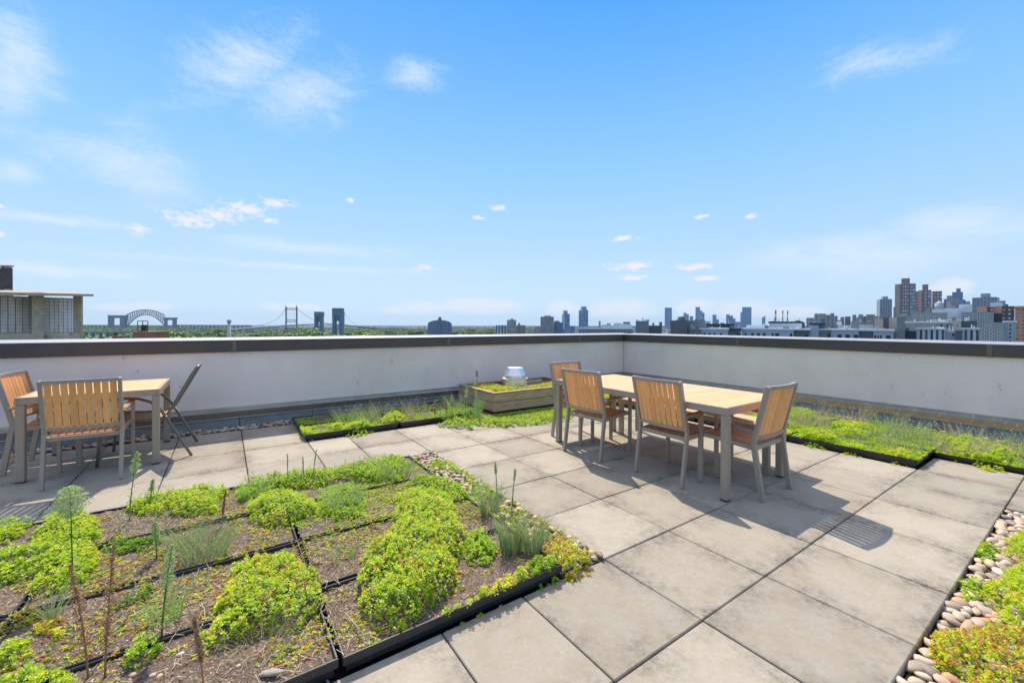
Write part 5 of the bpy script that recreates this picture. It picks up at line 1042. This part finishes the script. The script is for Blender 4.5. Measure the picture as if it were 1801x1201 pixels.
def woodland():
    n=16000; px=rng.uniform(140,1000,n); d=rng.uniform(900,2800,n); V=[]
    f=px; x=[];y=[]; pos=np.array([at(a,b) for a,b in zip(px,d)]); hh=5+5*rng.random(n)+4*(fbm(pos[:,0]*.02,pos[:,1]*.02)); z=GZ+hh; keep=fbm(pos[:,0]*.004,pos[:,1]*.004)>.42
    c=np.stack([pos[:,0],pos[:,1],z],-1)[keep]; m=len(c); c=np.repeat(c,3,0)+rng.normal(0,2.2,(m*3,3)); a=rng.normal(0,1,(m*3,3)); a/=np.linalg.norm(a,axis=1)[:,None]; b=np.cross(a,rng.normal(0,1,(m*3,3))); b/=np.linalg.norm(b,axis=1)[:,None]; l=rng.uniform(1.2,3.2,(m*3,1))
    t=np.clip(fbm(c[:,0]*.03,c[:,1]*.03)*1.2-.1+rng.normal(0,.1,m*3),0,1)
    o=npobj('woodland',np.stack([c-a*l,c+b*l*.7,c+a*l,c-b*l*.7],1),4,'treeleaf',tint=t); tag(o,'far wooded park reading as one mass below the horizon','woodland',kind='stuff')
woodland()
# ------------------------------------------------------------------ haze
if HAZE:
    hm=bpy.data.materials.new('haze'); hm.use_nodes=True; t=hm.node_tree; t.nodes.remove(t.nodes['Principled BSDF']); pvn=nn(t,'ShaderNodeVolumePrincipled'); pvn.inputs['Color'].default_value=(.50,.68,.95,1); pvn.inputs['Density'].default_value=HAZE
    pvn.inputs['Anisotropy'].default_value=.3
    t.links.new(pvn.outputs[0],t.nodes['Material Output'].inputs['Volume']); MAT['haze']=hm
    hb=MB().box((-9000,-9000,GZ-3),(9000,9000,175)).obj('haze','haze'); tag(hb,'pale blue air between the terrace and the skyline','haze',kind='stuff')
# ------------------------------------------------------------------ sun and sky
SV=Vector((.22,.73,1.0)).normalized(); EL=math.asin(SV.z); AZ=math.atan2(SV.x,SV.y)
sun=bpy.data.lights.new('sun','SUN'); sun.energy=SUN; sun.angle=R(.5); sun.color=(1,.89,.76); so_=bpy.data.objects.new('sun',sun); COL.objects.link(so_); so_.rotation_euler=SV.to_track_quat('Z','Y').to_euler(); so_.location=(0,0,30)
w=bpy.data.worlds.new('World'); SC.world=w; w.use_nodes=True; t=w.node_tree; L=t.links.new; bg=t.nodes['Background']
sk=nn(t,'ShaderNodeTexSky',sky_type='NISHITA'); sk.sun_disc=False; sk.sun_elevation=EL; sk.sun_rotation=AZ; sk.air_density=1.0; sk.dust_density=.6; sk.ozone_density=2.0
tc=nn(t,'ShaderNodeTexCoord'); nv=nn(t,'ShaderNodeVectorMath',operation='NORMALIZE'); L(tc.outputs['Generated'],nv.inputs[0]); sp=nn(t,'ShaderNodeSeparateXYZ'); L(nv.outputs[0],sp.inputs[0])
at2=nn(t,'ShaderNodeMath',operation='ARCTAN2'); L(sp.outputs[1],at2.inputs[0]); L(sp.outputs[0],at2.inputs[1]); asn=nn(t,'ShaderNodeMath',operation='ARCSINE'); L(sp.outputs[2],asn.inputs[0])
ae=nn(t,'ShaderNodeCombineXYZ'); L(at2.outputs[0],ae.inputs[0]); L(asn.outputs[0],ae.inputs[1])
# cloud shapes in azimuth/elevation (radians)
def noise(scale,sx,sy,det=7,rough=.6,dist=.0):
    mp=nn(t,'ShaderNodeMapping'); mp.inputs['Scale'].default_value=(sx,sy,1); L(ae.outputs[0],mp.inputs[0]); n=nn(t,'ShaderNodeTexNoise',Scale=scale,Detail=det,Roughness=rough,Distortion=dist); L(mp.outputs[0],n.inputs['Vector']); return n.outputs[0]
nz=noise(26,1,2.2,8,.62,.2); nzw=noise(7,1,2.6,8,.62,.6); nzf=noise(75,1,1.7,8,.7,.4)
def mth(op,a,b=None,c=None):
    n=nn(t,'ShaderNodeMath',operation=op)
    for i,q in enumerate((a,b,c)):
        if q is None: continue
        if isinstance(q,(int,float)): n.inputs[i].default_value=q
        else: L(q,n.inputs[i])
    return n.outputs[0]
def mrange(v,a,b,c=0,d=1,sm=True):
    n=nn(t,'ShaderNodeMapRange'); n.interpolation_type='SMOOTHSTEP' if sm else 'LINEAR'; L(v,n.inputs[0])
    for i,q in enumerate((a,b,c,d)): n.inputs[1+i].default_value=q
    return n.outputs[0]
def dirof(px,py):
    v=fw+rt*(px-900.5)/F_PX+up*(600.5+PV-py)/F_PX; v/=np.linalg.norm(v); return math.atan2(v[1],v[0]),math.asin(v[2])
def blob(px,py,wx,wy,ang=0):
    a,e=dirof(px,py); a2,_=dirof(px+wx,py); _,e2=dirof(px,py-wy); sa=abs(a2-a); se=abs(e2-e)
    mp=nn(t,'ShaderNodeMapping'); mp.vector_type='TEXTURE'; mp.inputs['Location'].default_value=(a,e,0); mp.inputs['Rotation'].default_value=(0,0,R(ang)); mp.inputs['Scale'].default_value=(sa,se,1); L(ae.outputs[0],mp.inputs[0])
    ln=nn(t,'ShaderNodeVectorMath',operation='LENGTH'); L(mp.outputs[0],ln.inputs[0]); return mth('SUBTRACT',1.0,ln.outputs['Value'])
def clouds(lst,ns,gain,lo,hi,op,fine=.6):
    acc=None
    for bl in lst:
        b=blob(*bl); acc=b if acc is None else mth('MAXIMUM',acc,b)
    s=mth('ADD',acc,mth('MULTIPLY',mth('SUBTRACT',ns,.5),gain)); s=mth('ADD',s,mth('MULTIPLY',mth('SUBTRACT',nzf,.5),gain*fine)); return mrange(s,lo,hi,0,op)
cum=clouds([(243,404,34,15),(335,386,75,21),(385,378,60,20),(430,370,60,22),(485,358,46,14),(617,353,10,7),(842,383,17,6),(880,366,22,8),(1238,380,19,8),(1321,382,15,12),(748,471,30,9),(470,388,26,8),(1112,468,62,13),(1218,470,52,11),(1108,489,36,9),(1242,489,34,9),(1095,420,30,8),(0,362,14,6),(0,412,14,8)],nz,2.0,.15,1.0,.9,1.1)
hor=clouds([(745,541,60,12),(845,538,90,16),(700,545,40,9),(1090,545,75,20),(990,542,36,16),(1220,542,50,20),(1310,545,80,20),(1400,548,60,14),(1675,505,42,20),(215,541,60,9),(270,538,50,9),(520,540,70,9),(1640,512,30,10)],nz,1.4,-.15,.6,1.0,.35)
wis=clouds([(35,90,90,130,-20),(20,150,80,110),(210,285,150,75,8),(30,300,60,30),(420,110,150,80,-30),(530,165,130,75,-25),(730,130,60,40),(1560,110,170,45,8),(90,385,190,14),(540,437,170,17),(500,468,320,10),(120,478,160,12),(1500,450,330,50,8),(1700,400,200,60)],nzw,2.1,-.15,1.35,.68,.45)
haz=mrange(sp.outputs[2],-.02,.26,.55,0,True)
grd=mrange(sp.outputs[2],0.0,.55,0,1,True)
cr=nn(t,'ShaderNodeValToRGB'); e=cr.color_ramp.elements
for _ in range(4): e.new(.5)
for i,(p_,c_) in enumerate([(0,(2.5,3.35,4.05)),(.10,(2.35,3.25,4.2)),(.34,(1.25,2.65,4.4)),(.61,(.30,1.65,4.15)),(.74,(3.0,3.25,4.2)),(1,(3.5,3.4,4.1))]): e[i].position=p_; e[i].color=tuple(q/5 for q in c_)+(1,)  # top stops: extra white sky, added above the view to brighten the shaded walls
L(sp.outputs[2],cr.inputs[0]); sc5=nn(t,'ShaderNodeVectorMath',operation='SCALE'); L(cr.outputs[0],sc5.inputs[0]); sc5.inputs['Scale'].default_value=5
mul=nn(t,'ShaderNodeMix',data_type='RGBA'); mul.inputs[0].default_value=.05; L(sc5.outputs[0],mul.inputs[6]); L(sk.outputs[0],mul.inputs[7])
def over(base,fac,col):
    n=nn(t,'ShaderNodeMix',data_type='RGBA'); L(fac,n.inputs[0]); L(base,n.inputs[6]); n.inputs[7].default_value=(*col,1); return n.outputs[2]
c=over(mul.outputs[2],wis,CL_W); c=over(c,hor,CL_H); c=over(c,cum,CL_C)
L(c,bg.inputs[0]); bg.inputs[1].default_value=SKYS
SC.view_settings.view_transform='Standard'; SC.view_settings.look='None'; SC.view_settings.gamma=1; SC.view_settings.exposure=EXPO
SC.cycles.max_bounces=6; SC.cycles.diffuse_bounces=3; SC.cycles.volume_bounces=0; SC.cycles.transmission_bounces=3; SC.cycles.transparent_max_bounces=4
